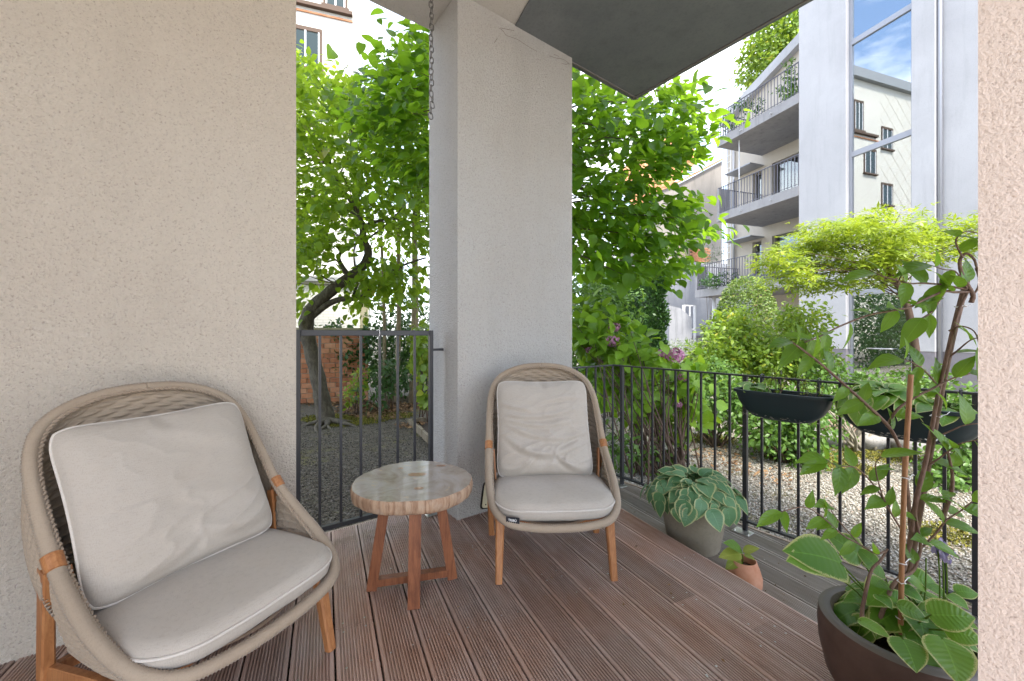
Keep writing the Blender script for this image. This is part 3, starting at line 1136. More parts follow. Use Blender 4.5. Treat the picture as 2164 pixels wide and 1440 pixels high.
# ================================================================== CHAIRS
def make_chair():
    root = empty('lounge_chair', (0, 0, 0))
    half = [(0, -.36, .978), (.12, -.358, .968), (.215, -.345, .935), (.280, -.318, .885), (.315, -.265, .80), (.325, -.18, .68), (.326, -.074, .552),
            (.327, .05, .462), (.320, .17, .395), (.293, .28, .342), (.23, .352, .312), (.12, .378, .300), (0, .384, .297)]
    ctrl = [Vector(p) for p in half] + [Vector((-p[0], p[1], p[2])) for p in half[-2:0:-1]]
    dense = catmull(ctrl, 40, closed=True)
    loop = resample(dense + [dense[0]], .0044)
    # rim wrapped with cord
    n = len(loop)
    rr = [.0180 + .0019 * (1 if i % 2 else -1) for i in range(n)]
    b = MB(); b.tube(loop, rr, 12, closed=(n % 2 == 0))
    b.build('rim', M['rope'], root, smooth=True)
    # twisted border cords just inside the rim
    cen = Vector((0, 0.02, .30))
    def inward(p, d):
        q = (cen + Z * max(0, (p.z - .35) * .85) - p)
        return q.normalized() * d
    # curve helper: bottom line of the woven shell for a rim point
    ns = len(dense)
    def bottom(p):
        if p.y < -.07:      # back part
            f = (p.y + .074) / (-.286)
            return Vector((p.x * .90, -.075 - .20 * max(0, f), .36))
        f = (p.y + .07) / .454
        return Vector((p.x * .90, p.y * .94 - .006, .292))
    i_strap = min(range(ns // 2), key=lambda i: (dense[i] - Vector((.326, -.074, .552))).length)
    back = dense[ns - i_strap:] + dense[:i_strap + 1]
    armR = dense[i_strap:ns // 2 + 1]
    front = dense[i_strap:ns - i_strap + 1]

    def woven(name, curve, bulge, pc=.042, pr=.0168, twist=False):
        cv = resample(curve, pc / 6)
        mtop = len(cv)
        Hmax = max((p - bottom(p)).length for p in cv)
        nr = max(2, int(Hmax / pr)) * 4
        Pt = np.zeros((mtop, nr + 1, 3))
        for i, p in enumerate(cv):
            q = bottom(p)
            inw = Vector((p.x, p.y + .05, 0))
            inw = inw.normalized() if inw.length > 1e-6 else Vector((0, -1, 0))
            for j in range(nr + 1):
                t = j / nr
                x = p.lerp(q, t) + inw * (bulge * 4 * t * (1 - t))
                Pt[i, j] = x
        du = np.gradient(Pt, axis=0); dv = np.gradient(Pt, axis=1)
        nr_ = np.cross(du, dv); nr_ /= (np.linalg.norm(nr_, axis=2, keepdims=True) + 1e-9)
        jj = np.arange(nr + 1)[None, :]; ii = np.arange(mtop)[:, None]
        row = jj // 4
        ph = (jj % 4) / 4.0
        strand = np.sin(np.pi * (ph + .125))
        over = np.cos(np.pi * (ii / 6.0 + row))
        off = .0105 * strand * (0.15 + .85 * over) - .009 * (1 - strand)
        V = Pt + nr_ * off[:, :, None]
        idx = np.arange(mtop * (nr + 1)).reshape(mtop, nr + 1)
        Fq = np.stack([idx[:-1, :-1], idx[1:, :-1], idx[1:, 1:], idx[:-1, 1:]], -1).reshape(-1, 4)
        o = np_mesh(name, V, Fq, M['rope'], root, smooth=True)
        # edge cord at the bottom line
        bb = MB(); bl = resample([Vector(Pt[i, -1]) for i in range(mtop)], .004)
        bb.tube(bl, [.0075 + .0011 * (1 if i % 2 else -1) for i in range(len(bl))], 7)
        bb.build('edge_cord', M['rope'], o, smooth=True)
        return o

    woven('woven_back', back, .03)
    woven('woven_side', front, .012)
    # braided cord lying inside the rim: two strands wound round each other
    for ph in (0, math.pi):
        b = MB()
        pts = []
        for i, p in enumerate(loop[::2]):
            inn = inward(p, .0205)
            a = i * .0088 * 2 * math.pi / .030 + ph
            tdir = (loop[(2 * i + 1) % n] - p).normalized()
            s1 = inn.normalized(); s2 = tdir.cross(s1).normalized()
            pts.append(p + inn + s1 * (.0048 * math.cos(a)) + s2 * (.0048 * math.sin(a)))
        b.tube(pts, .0046, 6, closed=True)
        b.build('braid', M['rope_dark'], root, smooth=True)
    # woven seat pan
    pan = [bottom(p) for p in front]
    pan = [Vector((p.x, max(p.y, -.26), .284)) for p in pan]
    ring = [Vector((.27 * math.cos(a), -.02 + .33 * math.sin(a) * (1 if math.sin(a) > 0 else .75), .285)) for a in [2 * math.pi * i / 40 for i in range(40)]]
    b = MB()
    b.add(ring + [r - Z * .012 for r in ring], [tuple(range(40)), tuple(range(79, 39, -1))] + [(i, 40 + i, 40 + (i + 1) % 40, (i + 1) % 40) for i in range(40)])
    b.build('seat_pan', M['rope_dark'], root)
    # legs
    for s in (-1, 1):
        b = MB(); b.beam((s * .276, .292, 0), (s * .268, .235, .292), .032, .032, .044, .040, side=(1, 0, 0), ch=.18)
        b.build('front_leg', M['teak'], root)
        b = MB()
        b.beam((s * .310, -.178, 0), (s * .335, -.090, .535), .034, .034, .024, .046, side=(1, 0, 0), ch=.15)
        b.build('rear_leg', M['teak'], root)
        b = MB()
        # strap: wooden sleeve wrapped over the rim
        p = Vector((s * .326, -.074, .552)); d = Vector((0, .127, -.09 - .05)).normalized()
        b.tube([p - d * .024, p - d * .022, p + d * .022, p + d * .024], [.019, .0225, .0225, .019], 14)
        b.build('arm_strap', M['teak'], root, smooth=False)
        smooth_by_angle(root.children[-1], 40)
        b = MB(); b.beam((s * .298, -.078, .53), (s * .282, -.03, .30), .028, .010, side=(0, 1, 0))
        b.build('inner_slat', M['teak'], root)
        b = MB(); b.beam((s * .318, -.150, .225), (s * .270, .255, .258), .022, .040, side=(1, 0, 0), ch=.1)
        b.build('side_stretcher', M['teak'], root)
    b = MB(); b.beam((-.262, .225, .262), (.262, .225, .262), .026, .034, side=(0, 1, 0), ch=.1)
    b.build('cross_stretcher', M['teak'], root)
    b = MB(); b.beam((-.300, -.150, .215), (.300, -.150, .215), .024, .034, side=(0, 1, 0), ch=.1)
    b.build('cross_stretcher', M['teak'], root)
    return root


def seat_cushion(root, seed, sag=0.0):
    out = []
    half = [(0, .366), (.115, .364), (.218, .345), (.280, .278), (.300, .17), (.296, .03), (.272, -.12), (.24, -.215), (.16, -.245), (0, -.25)]
    ctrl = [Vector((x, y, 0)) for x, y in half] + [Vector((-x, y, 0)) for x, y in half[-2:0:-1]]
    ol = catmull(ctrl, 8, closed=True)
    n = len(ol)
    zb, zt = .310, .392
    rings = []
    steps = [(0.0, zb + .004), (.55, zb), (.93, zb + .003), (.985, zb + .018), (1.0, zb + .040), (.997, zb + .058), (.97, zt - .006), (.9, zt + .003), (.75, zt + .010), (.55, zt + .014), (.35, zt + .016), (.15, zt + .016)]
    vs = []
    c = Vector((0, .05, 0))
    for f, z in steps:
        for p in ol:
            q = c + (p - c) * max(f, .001)
            w = noise.noise(Vector((q.x * 7 + seed, q.y * 7, z * 9))) * .006 * (1 if z > zb + .03 else .3)
            w += noise.noise(Vector((q.x * 22 + seed, q.y * 18, 3))) * .0018
            dmp = -.010 * math.exp(-((q.x - .02) ** 2 + (q.y - .12) ** 2) / .0035) if (f < .9 and z > zt - .01 and seed > 5) else 0
            vs.append((q.x, q.y, z + w + dmp))
    fs = []
    for i in range(len(steps) - 1):
        for j in range(n):
            k_ = (j + 1) % n
            fs.append((i * n + j, i * n + k_, (i + 1) * n + k_, (i + 1) * n + j))
    fs.append(tuple(range(n - 1, -1, -1)))
    fs.append(tuple((len(steps) - 1) * n + j for j in range(n)))
    b = MB(); b.add(vs, fs)
    o = b.build('seat_cushion', M['cushion'], root, smooth=True)
    for zz_ in (zb + .056,):
        t = MB(); t.tube([c + (p - c) * 1.004 + Z * (zz_ + noise.noise(p * 9 + Vector((seed, 0, 0))) * .003) for p in ol], .0042, 7, closed=True)
        t.build('piping', M['piping'], o, smooth=True)
    return o


def back_pillow(root, seed, crease=1.0, w=.275, h=.275, th=.082, cz=.655, cy=-.135, lean=24, roll=0.0, slump=0.0, sx=0.0, folds=()):
    n = 91
    u = np.linspace(-1, 1, n)
    U, Vv = np.meshgrid(u, u, indexing='ij')
    rnd = np.maximum(np.abs(U), np.abs(Vv))
    # rounded square outline with pulled-in sides
    px = U * w * (1 - .055 * (1 - U ** 2) * 0 - .045 * (1 - Vv ** 2) * np.abs(U))
    pz = Vv * h * (1 - .05 * (1 - U ** 2) * np.abs(Vv))
    px *= 1 - .075 * np.abs(Vv) ** 9; pz *= 1 - .075 * np.abs(U) ** 9
    prof_ = np.power(np.clip(1 - np.abs(U) ** 3.2, 0, 1), .55) * np.power(np.clip(1 - np.abs(Vv) ** 3.2, 0, 1), .55)
    wr = np.zeros_like(U)
    for i in range(n):
        for j in range(n):
            a, b_ = U[i, j], Vv[i, j]
            e = noise.noise(Vector((a * 1.5 + seed, b_ * 1.5, seed)))
            f = noise.noise(Vector((a * 1.6 + seed + e * .8, b_ * 4.5 + a * 1.3, 2.0 + seed)))
            g_ = noise.noise(Vector((a * 5 + seed, b_ * 7 + seed, 1)))
            rid = 1 - abs(f) * 2.2
            wr[i, j] = (e * .011 + max(0, rid) ** 3 * .007 * (.6 + .9 * (b_ < -.1)) + g_ * .0020) * crease
    for (fv, fu, fk, fw, fa, fs_, sl) in folds:
        d_ = Vv - (fv + fk * (U - fu) ** 2 + sl * (U - fu))
        env = np.exp(-((U - fu) / fs_) ** 4)
        wr += fa * env * (np.exp(-(d_ / fw) ** 2) - .75 * np.exp(-((d_ + fw * 1.5) / (fw * .9)) ** 2))
    wr -= .020 * np.exp(-(((U - .02) / .10) ** 2 + ((Vv - .92) / .16) ** 2))
    y_f = (th * prof_ + wr * (prof_ ** .6))
    y_b = -(th * .55 * prof_)
    bot = np.clip(-Vv, 0, 1)
    y_f = y_f + slump * bot ** 2 * .05 * prof_
    le = R(lean)
    def place(X, Y, Zz):
        Xr = X * math.cos(roll) - Zz * math.sin(roll); Zr = X * math.sin(roll) + Zz * math.cos(roll)
        yy = Y * math.cos(le) - Zr * math.sin(le)
        zz_ = Zr * math.cos(le) + Y * math.sin(le)
        return np.stack([Xr + sx, yy + cy, zz_ + cz], -1)
    Vf = place(px, y_f, pz); Vb = place(px, y_b, pz)
    idx = np.arange(n * n).reshape(n, n)
    Ff = np.stack([idx[:-1, :-1], idx[:-1, 1:], idx[1:, 1:], idx[1:, :-1]], -1).reshape(-1, 4)
    Fb = Ff[:, ::-1] + n * n
    o = np_mesh('back_pillow', np.concatenate([Vf.reshape(-1, 3), Vb.reshape(-1, 3)]), np.concatenate([Ff, Fb]), M['cushion'], root, smooth=True)
    edge = [(i, 0) for i in range(n)] + [(n - 1, j) for j in range(1, n)] + [(i, n - 1) for i in range(n - 2, -1, -1)] + [(0, j) for j in range(n - 2, 0, -1)]
    t = MB(); t.tube([Vector((Vf[i, j] + Vb[i, j]) / 2) for i, j in edge], .0042, 7, closed=True)
    t.build('piping', M['piping'], o, smooth=True)
    return o


chairA = make_chair()
chairB = copy_tree(chairA)
chairA.location = (-1.058, 1.372, 0)
chairA.rotation_euler = (0, 0, -.422 - math.pi / 2)
chairB.location = (.199, 2.207, 0)
chairB.rotation_euler = (0, 0, -1.523 - math.pi / 2)
tag(chairA, 'woven rope lounge chair with smooth cushion in front of the wide beige wall', 'chair', 'rope lounge chairs')
tag(chairB, 'woven rope lounge chair with creased cushion in front of the grey pillar', 'chair', 'rope lounge chairs')
seat_cushion(chairA, 1.3)
back_pillow(chairA, 3.1, .6, .281, .278, .080, .648, -.115, 25, R(-1.0), .5, .015, [(.5, -.4, .2, .12, .005, .5, .35), (-.3, -.4, .25, .11, .006, .5, .25), (-.76, -.45, .5, .08, .012, .45, .1), (-.84, .45, .6, .07, .008, .4, -.1)])
scB = seat_cushion(chairB, 8.7)
back_pillow(chairB, 11.4, 1.15, .272, .280, .085, .642, -.120, 23, 0, 1.0, .012, [(.55, -.35, -.2, .05, .009, .5, -.15), (.16, .05, .22, .05, .012, .8, -.08), (-.02, .15, .25, .045, .010, .7, .05), (-.28, -.1, .32, .06, .012, .85, .06), (-.60, 0, .55, .075, .018, .8, 0), (-.84, -.55, .9, .06, .018, .35, .3), (-.84, .6, .9, .06, .018, .35, -.3), (.35, .6, .2, .05, .008, .35, .3)])
tg = MB(); tx_ = Vector((-.95, .30, 0)).normalized(); ty_ = Vector((.30, .95, 0)).normalized(); t0_ = Vector((.232, .325, .332))
tg.fbox(t0_, tx_, ty_, 0, .062, .034, .038, -.012, .014)
tgo = tg.build('fabric_tag', M['black_tag'], scB)
BASE[tgo.name] = Vector((0, 0, 0))
text('TRIB\u00d9', .0145, t0_ + tx_ * .010 + ty_ * .0385 + Z * -.004, tx_, Z, M['white_print'], tgo, 'lettering', .0003, .0002)

# ================================================================== SIDE TABLE
tb = empty('side_table', (-.46, 1.88, 0), 'low side table with a polished petrified wood slice on reddish legs', 'side table')
n = 96
top_r = []
for i in range(n):
    a = 2 * math.pi * i / n
    r = .262 + .012 * math.cos(2 * a + .5) + .007 * math.cos(3 * a + 1.3) + .006 * noise.noise(Vector((math.cos(a) * 2.2, math.sin(a) * 2.2, .3))) + .0035 * noise.noise(Vector((math.cos(a) * 9, math.sin(a) * 9, 2)))
    top_r.append(r)
tcx, tcy, tz = -.463, 1.885, .50
vs = []
for f, z in ((0.985, .0), (1.0, -.004), (1.008, -.018), (1.0, -.038), (.985, -.054), (.955, -.060)):
    for i in range(n):
        a = 2 * math.pi * i / n
        ex = .004 * noise.noise(Vector((math.cos(a) * 14, math.sin(a) * 14, z * 10))) if -.055 < z < -.002 else 0
        r = top_r[i] * f + ex
        vs.append((tcx + r * math.cos(a), tcy + r * 1.06 * math.sin(a), tz + z))
fs = []
for k_ in range(5):
    for i in range(n):
        j = (i + 1) % n
        fs.append((k_ * n + i, (k_ + 1) * n + i, (k_ + 1) * n + j, k_ * n + j))
fs.append(tuple(5 * n + i for i in range(n - 1, -1, -1)))
b = MB(); b.add(vs, fs)
edge_o = b.build('slab_edge', M['table_edge'], tb, smooth=True)
b = MB(); b.add([(tcx + top_r[i] * .985 * math.cos(2 * math.pi * i / n), tcy + top_r[i] * .985 * 1.06 * math.sin(2 * math.pi * i / n), tz) for i in range(n)], [tuple(range(n))])
b.build('table_top', M['table_top'], tb)
for cx_, cy_, rx, ry in ((.005, .06, .046, .024), (.052, -.115, .020, .015), (.095, .19, .025, .013), (-.10, .15, .014, .010)):
    b = MB(); pts = []
    for i in range(20):
        a = 2 * math.pi * i / 20
        q = 1 + .28 * noise.noise(Vector((math.cos(a) * 2 + cx_ * 30, math.sin(a) * 2, 1)))
        pts.append((tcx + cx_ + rx * q * math.cos(a), tcy + cy_ + ry * q * math.sin(a), tz + .0006))
    b.add(pts, [tuple(range(20))]); b.build('knot', M['knot'], tb)
FL = Vector((-.648, 1.856, 0)); FR_ = Vector((-.288, 1.945, 0)); FF = Vector((-.424, 1.735, 0))
cm = (FL + FR_) / 2
ax = (FR_ - FL).normalized()
ay = Vector((-ax.y, ax.x, 0))
for nm, p, q in (('leg', FL, FL.lerp(cm, .36) + Z * .44), ('leg', FR_, FR_.lerp(cm, .36) + Z * .44)):
    b = MB(); b.beam(p + Z * .0, q, .046, .030, side=ax); b.build(nm, M['table_wood'], tb)
b = MB(); b.beam(FF, FF + Vector((.0, .03, .44)), .052, .032, side=ax); b.build('leg', M['table_wood'], tb)
b = MB(); b.beam(FL + Z * .034 + ax * .02, FR_ + Z * .034 - ax * .02, .038, .032, side=ay); b.build('stretcher', M['table_wood'], tb)
b = MB(); b.beam(cm + Z * .032 - ay * .02, FF + Z * .032 + ay * .012, .036, .030, side=ax); b.build('stretcher', M['table_wood'], tb)

# ================================================================== POTS
pg = empty('plant_pot', (1.127, 2.50, ZL), 'tapered grey brown pot under the blue green hosta', 'pot')
b = MB(); b.lathe([(.0, .02), (.13, .02), (.178, .262), (.186, .285), (.197, .288), (.202, .282), (.200, .262), (.191, .250), (.150, .012), (.142, .0), (0, 0)], (1.127, 2.50, ZL), 48)
smooth_by_angle(b.build('pot_body', M['pot_grey'], pg), 40)
b = MB(); b.lathe([(.183, .255), (.1, .268), (0, .272)], (1.127, 2.50, ZL), 32); b.build('soil', M['soil'], pg)

pt_ = empty('terracotta_pot', (1.20, 2.085, ZL), 'small round terracotta pot on the lower deck beside the step', 'pot')
b = MB(); b.lathe([(0, .02), (.055, .02), (.066, .075), (.054, .136), (.056, .1415), (.060, .1405), (.075, .10), (.086, .06), (.085, .025), (.076, .0), (0, 0)], (1.20, 2.085, ZL), 40)
smooth_by_angle(b.build('pot_body', M['terracotta'], pt_), 50)
b = MB(); b.lathe([(.064, .098), (.03, .104), (0, .105)], (1.20, 2.085, ZL), 24); b.build('soil', M['soil'], pt_)

BC = Vector((1.188, 1.235, 0)); BH = .29
pb = empty('bowl_planter', BC, 'large dark brown bowl planter standing on the deck by the side wall', 'planter')
bp_ = [(0, .04), (.12, .045), (.150, .15), (.158, BH - .02), (.166, BH - .002)]
b = MB(); b.lathe(bp_, BC, 64); smooth_by_angle(b.build('bowl_inside', M['bowl_inside'], pb), 60)
b = MB(); b.lathe([(.166, BH - .002), (.172, BH), (.190, BH), (.197, BH - .008)], BC, 64); smooth_by_angle(b.build('bowl_rim', M['bowl_rim'], pb), 60)
b = MB(); b.lathe([(.197, BH - .008), (.201, BH - .05), (.197, .18), (.180, .10), (.145, .035), (.115, .004), (.105, 0), (0, 0)], BC, 64); smooth_by_angle(b.build('bowl_body', M['bowl'], pb), 60)
b = MB()
vs = [(BC.x, BC.y, BH - .055)]
for ri in (.05, .1, .156):
    for i in range(40):
        a = 2 * math.pi * i / 40
        vs.append((BC.x + ri * math.cos(a), BC.y + ri * math.sin(a), BH - .062 + .014 * noise.noise(Vector((ri * 30 * math.cos(a), ri * 30 * math.sin(a), 0)))))
fs = [(0, 1 + i, 1 + (i + 1) % 40) for i in range(40)] + [(1 + r_ * 40 + i, 41 + r_ * 40 + i, 41 + r_ * 40 + (i + 1) % 40, 1 + r_ * 40 + (i + 1) % 40) for r_ in range(2) for i in range(40)]
b.add(vs, fs); b.build('soil', M['soil'], pb, smooth=True)

# ---- plastic boxes hung on the railing
def rail_box(t0, t1, ztop, label):
    """box between railing parameters t0 (far) and t1 (near), on the inside"""
    L = abs(t0 - t1)
    pm = rp2((t0 + t1) / 2) - D2 * .118
    root = empty('railing_planter', pm + Z * (ztop - .17), label, 'planter box', 'planter boxes hung on the railing')
    ex, ey = -D1, -D2                      # along, towards camera
    secs = [(0.0, .40, .42), (.012, .62, .60), (.05, .80, .76), (.10, .92, .88), (.150, .985, .97), (.151, 1.03, 1.05), (.168, 1.035, 1.06), (.170, 1.0, 1.0)]
    n_ = 44
    def ring(h, fl, fw):
        out = []
        for i in range(n_):
            a = 2 * math.pi * i / n_
            c, s = math.cos(a), math.sin(a)
            x = math.copysign(abs(c) ** .55, c) * L / 2 * fl
            y = math.copysign(abs(s) ** .7, s) * .098 * fw
            out.append(pm + ex * x + ey * y + Z * (ztop - .17 + h))
        return out
    vs = []
    for s in secs: vs += ring(*s)
    vs += ring(.166, .955, .90)
    vs += ring(.10, .90, .80)
    m_ = len(secs) + 2
    fs = [(i * n_ + j, i * n_ + (j + 1) % n_, (i + 1) * n_ + (j + 1) % n_, (i + 1) * n_ + j) for i in range(m_ - 1) for j in range(n_)]
    fs.append(tuple(range(n_ - 1, -1, -1)))
    b = MB(); b.add(vs, fs); smooth_by_angle(b.build('box_body', M['plastic'], root), 45)
    b = MB(); rr_ = ring(.142, .93, .88); c0_ = pm + Z * (ztop - .018)
    b.add(rr_ + [c0_], [(i, (i + 1) % n_, n_) for i in range(n_)]); b.build('soil', M['soil'], root)
    b = MB()
    for k_ in range(60):
        x = random.uniform(-.40, .40) * L; h = random.uniform(.008, .028)
        f = .44 + (h / .05) * .3
        p = pm + ex * x + ey * (.098 * (.60 + h * 3.0)) + Z * (ztop - .17 + h)
        s = random.uniform(.0012, .004)
        b.add([p + ex * -s * 2.2 + ey * .003, p + ex * s * 2 + ey * .003, p + ex * s + Z * s + ey * .0045, p - ex * s + Z * s + ey * .0045], [(0, 1, 2, 3)])
    tag(b.build('limescale_speck', M['limescale'], root), kind='stuff')
    for f in (-.3, .3):
        b = MB(); q = pm + ex * f * L
        b.tube([q + D2 * .09 + Z * (ztop - .03), q + D2 * .095 + Z * (ZT + .008), q + D2 * .118 + Z * (ZT + .012), q + D2 * .143 + Z * (ZT + .006), q + D2 * .145 + Z * (ZT - .03)], .004, 6)
        b.build('hook', M['iron'], root)
    return root, pm


boxA, pmA = rail_box(-.53, -1.04, .835, 'left of the two dark green plastic planter boxes hung on the railing')
boxB, pmB = rail_box(-1.045, -1.605, .835, 'right of the two dark green plastic planter boxes, behind the bamboo cane')

# ================================================================== RIGHT-HAND BUILDING (balconies and glazed stair)
O = Vector((8.1, 15.9, 0))
FE = Vector((.315, -.949, 0)); FI = Vector((.949, .315, 0))
rb = empty('balcony_building', O + Z * ZG, 'white rendered apartment house with stacked balconies and a tall glazed stair', 'building')


def bx(name, mat_, s0, s1, t0, t1, z0, z1, parent=rb, label=None, b=0.0):
    m_ = MB(); m_.fbox(O, FE, FI, s0, s1, t0, t1, z0, z1, b)
    return tag(m_.build(name, mat_, parent), label)


bx('stair_wall', M['white_wall'], 3.27, 4.62, 0, 9, .75, 16)
bx('stair_wall', M['white_wall'], 6.12, 6.56, 0, 9, .75, 16)
bx('stair_wall', M['white_wall'], 6.563, 16, .16, 9, .75, 16)
bx('plinth', M['plinth'], 3.272, 4.618, .015, 8.9, ZG - .05, .748)
bx('plinth', M['plinth'], 6.122, 6.558, .015, 8.9, ZG - .05, .748)
bx('plinth', M['plinth'], 6.566, 15.9, .175, 8.9, ZG - .05, .748)
pipe = MB(); pipe.tube([O + FE * 6.61 + FI * .10 + Z * ZG, O + FE * 6.61 + FI * .10 + Z * 16], .045, 10)
pipe.build('drain_pipe', M['frame_grey'], rb, smooth=True)
# glazed stair: frame, mullions, panes, floor inside
SW0, SW1, SD = 4.62, 6.12, .13
for s0, s1 in ((SW0, SW0 + .075), (SW1 - .075, SW1)):
    bx('stair_frame', M['frame_grey'], s0, s1, SD, SD + .09, ZG, 16)
mull = [2.42, 3.22, 6.38, 9.58, 12.8]
for z_ in mull:
    bx('mullion', M['frame_grey'], SW0 + .075, SW1 - .075, SD + .001, SD + .089, z_ - .15, z_ + .0)
zs = [ZG + .12] + mull + [16]
for z0, z1 in zip(zs[:-1], zs[1:]):
    g_ = MB(); g_.fbox(O, FE, FI, SW0 + .076, SW1 - .076, SD + .04, SD + .052, z0 + .001, z1 - .151 if z1 < 16 else z1)
    g_.build('pane', M['glass'], rb)
bx('door_sill', M['frame_grey'], SW0 + .075, SW1 - .075, SD, SD + .09, ZG, ZG + .12)
h_ = MB(); h_.tube([O + FE * (SW0 + .5) + FI * .07 + Z * .78, O + FE * (SW1 - .42) + FI * .07 + Z * .78], .016, 8)
h_.build('door_handle', M['steel'], rb, smooth=True)
h_ = MB(); h_.fbox(O, FE, FI, SW0 + .02, SW0 + .05, .09, .128, .75, 1.05); h_.build('door_handle', M['steel'], rb)
bx('stair_hall', M['room_dark'], SW0 - .1, SW1 + .1, 3.0, 3.1, ZG, 16)
for zf in (3.05, 6.2, 9.4, 12.6):
    bx('landing', M['concrete'], SW0, SW1, .6, 3.0, zf, zf + .18)
for s_ in (5.05, 5.42):
    l_ = MB(); l_.fbox(O, FE, FI, s_, s_ + (.055 if s_ < 5.3 else .03), 2.2, 2.24, .35, 1.95); l_.build('tube_lamp', M['lamp'], rb)
# rear wall of the balconies
RT = 2.36
z_fl = [(2.72, 5.60), (5.60, 8.55), (8.55, 11.2)]
bx('rear_wall', M['beige_wall'], -.42, 3.268, RT, RT + .5, ZG, 2.72)


def rear_wall_floor(z0, z1, wins):
    """wall panels round openings: list of (s0,s1,zlo,zhi)"""
    cur = -1.75
    for s0, s1, a, b_ in wins:
        bx('rear_wall', M['beige_wall'], cur, s0, RT, RT + .5, z0, z1)
        bx('rear_wall', M['beige_wall'], s0, s1, RT + .002, RT + .498, b_, z1)
        if a > z0 + .05:
            bx('rear_wall', M['beige_wall'], s0, s1, RT + .002, RT + .498, z0, a)
        w_ = bx('window_frame', M['frame_dark'], s0, s0 + .07, RT + .18, RT + .26, a, b_)
        m_ = MB()
        m_.fbox(O, FE, FI, s1 - .07, s1, RT + .18, RT + .26, a, b_)
        m_.fbox(O, FE, FI, s0 + .07, s1 - .07, RT + .181, RT + .259, b_ - .08, b_)
        m_.fbox(O, FE, FI, s0 + .07, s1 - .07, RT + .181, RT + .259, a, a + .08)
        if s1 - s0 > 1.2:
            mid = (s0 + s1) / 2
            m_.fbox(O, FE, FI, mid - .05, mid + .05, RT + .182, RT + .258, a + .08, b_ - .08)
        m_.build('frame', M['frame_dark'], w_)
        g_ = MB(); g_.fbox(O, FE, FI, s0 + .07, s1 - .07, RT + .215, RT + .225, a + .08, b_ - .08); g_.build('pane', M['glass_dark'], w_)
        g_ = MB(); g_.fbox(O, FE, FI, s0, s1, RT + .49, RT + .51, a, b_); g_.build('dim_room', M['room_dark'], w_)
        g_ = MB(); g_.fbox(O, FE, FI, s0 + .08, s0 + .08 + (s1 - s0) * .22, RT + .32, RT + .33, a + .05, b_ - .06); g_.build('curtain', M['curtain'], w_)
        cur = s1
    bx('rear_wall', M['beige_wall'], cur, 3.268, RT, RT + .5, z0, z1)


rear_wall_floor(2.72, 5.60, [(-.45, -.02, 2.98, 5.05), (.45, 2.6, 2.98, 5.12)])
rear_wall_floor(5.60, 8.55, [(-.45, -.02, 5.86, 7.95), (.45, 2.6, 5.86, 8.05)])
rear_wall_floor(8.55, 10.9, [(-.2, 2.2, 8.83, 10.2)])
# sloping gable above the top balcony
m_ = MB()
ga = [(-1.75, 10.88), (3.268, 10.88), (3.268, 12.75), (-1.75, 10.9)]
pts0 = [O + FE * s + FI * (RT + .0) + Z * z_ for s, z_ in ga]; pts1 = [p + FI * .5 for p in pts0]
m_.add(pts0 + pts1, [(3, 2, 1, 0), (4, 5, 6, 7)] + [(i, (i + 1) % 4, 4 + (i + 1) % 4, 4 + i) for i in range(4)])
m_.build('gable', M['beige_wall'], rb)
m_ = MB()
m_.beam(O + FE * -1.95 + FI * (RT - .10) + Z * 10.78, O + FE * 3.26 + FI * (RT - .10) + Z * 12.72, .34, .36, side=FI)
m_.build('roof_verge', M['white_wall'], rb)
# balconies
rail_bar = {}


def balcony(s0, s1, zb, low_panel):
    d_ = empty('balcony', O, kind=None)
    d_.parent = rb; d_.location = O - BASE[rb.name]; BASE[d_.name] = O
    top = zb + .30
    P_ = d_
    bx('slab', M['concrete'], s0, s1, 0.0, RT - .002, zb, zb + .22, P_)
    bx('upstand', M['concrete'], s0, s1, -.012, .10, zb - .012, top, P_)
    bx('end_upstand', M['concrete'], s0, s0 + .10, .101, RT - .004, zb + .221, top - .003, P_)
    if low_panel:
        bx('screen_panel', M['rail_far'], s0 + .02, s0 + 1.9, RT - .35, RT - .31, top, top + .62, P_)
        bx('end_panel', M['concrete'], s0 - .001, s0 + .08, .02, .55, top + .001, top + 1.0, P_)
    m_ = MB()
    m_.fbox(O, FE, FI, s0 + .02, s1 - .02, .02, .055, top + 1.0, top + 1.025)
    m_.fbox(O, FE, FI, s0 + .02, s1 - .02, .028, .047, top + .06, top + .075)
    m_.fbox(O, FE, FI, s0 + .02, s0 + .05, .056, RT - .02, top + 1.0, top + 1.024)
    r_ = m_.build('railing', M['rail_far'], P_)
    k_ = 0
    s = s0 + .04
    def bar_at(p, ex_, ey_):
        if 'bar' not in rail_bar:
            m2 = MB(); m2.fbox(O, FE, FI, -.009, .009, -.009, .009, 0, 1.0)
            b_ = m2.build('bar', M['rail_far'], P_); rail_bar['bar'] = b_
        else:
            b_ = rail_bar['bar'].copy(); COL.objects.link(b_); b_.parent = P_
        b_.location = p - O
    while s < s1 - .03:
        bar_at(O + FE * s + FI * .0375 + Z * top, FE, FI)
        s += .118
    t = .15
    while t < RT - .05:
        bar_at(O + FE * (s0 + .035) + FI * t + Z * top, FE, FI)
        t += .118
    for q in (.35, .72):
        m_ = MB(); p = O + FE * (s0 + (s1 - s0) * q) + Z * (zb + .12)
        m_.tube([p, p - FI * .10 - Z * .01], .02, 7); m_.build('spout', M['zinc'], P_)
    return top


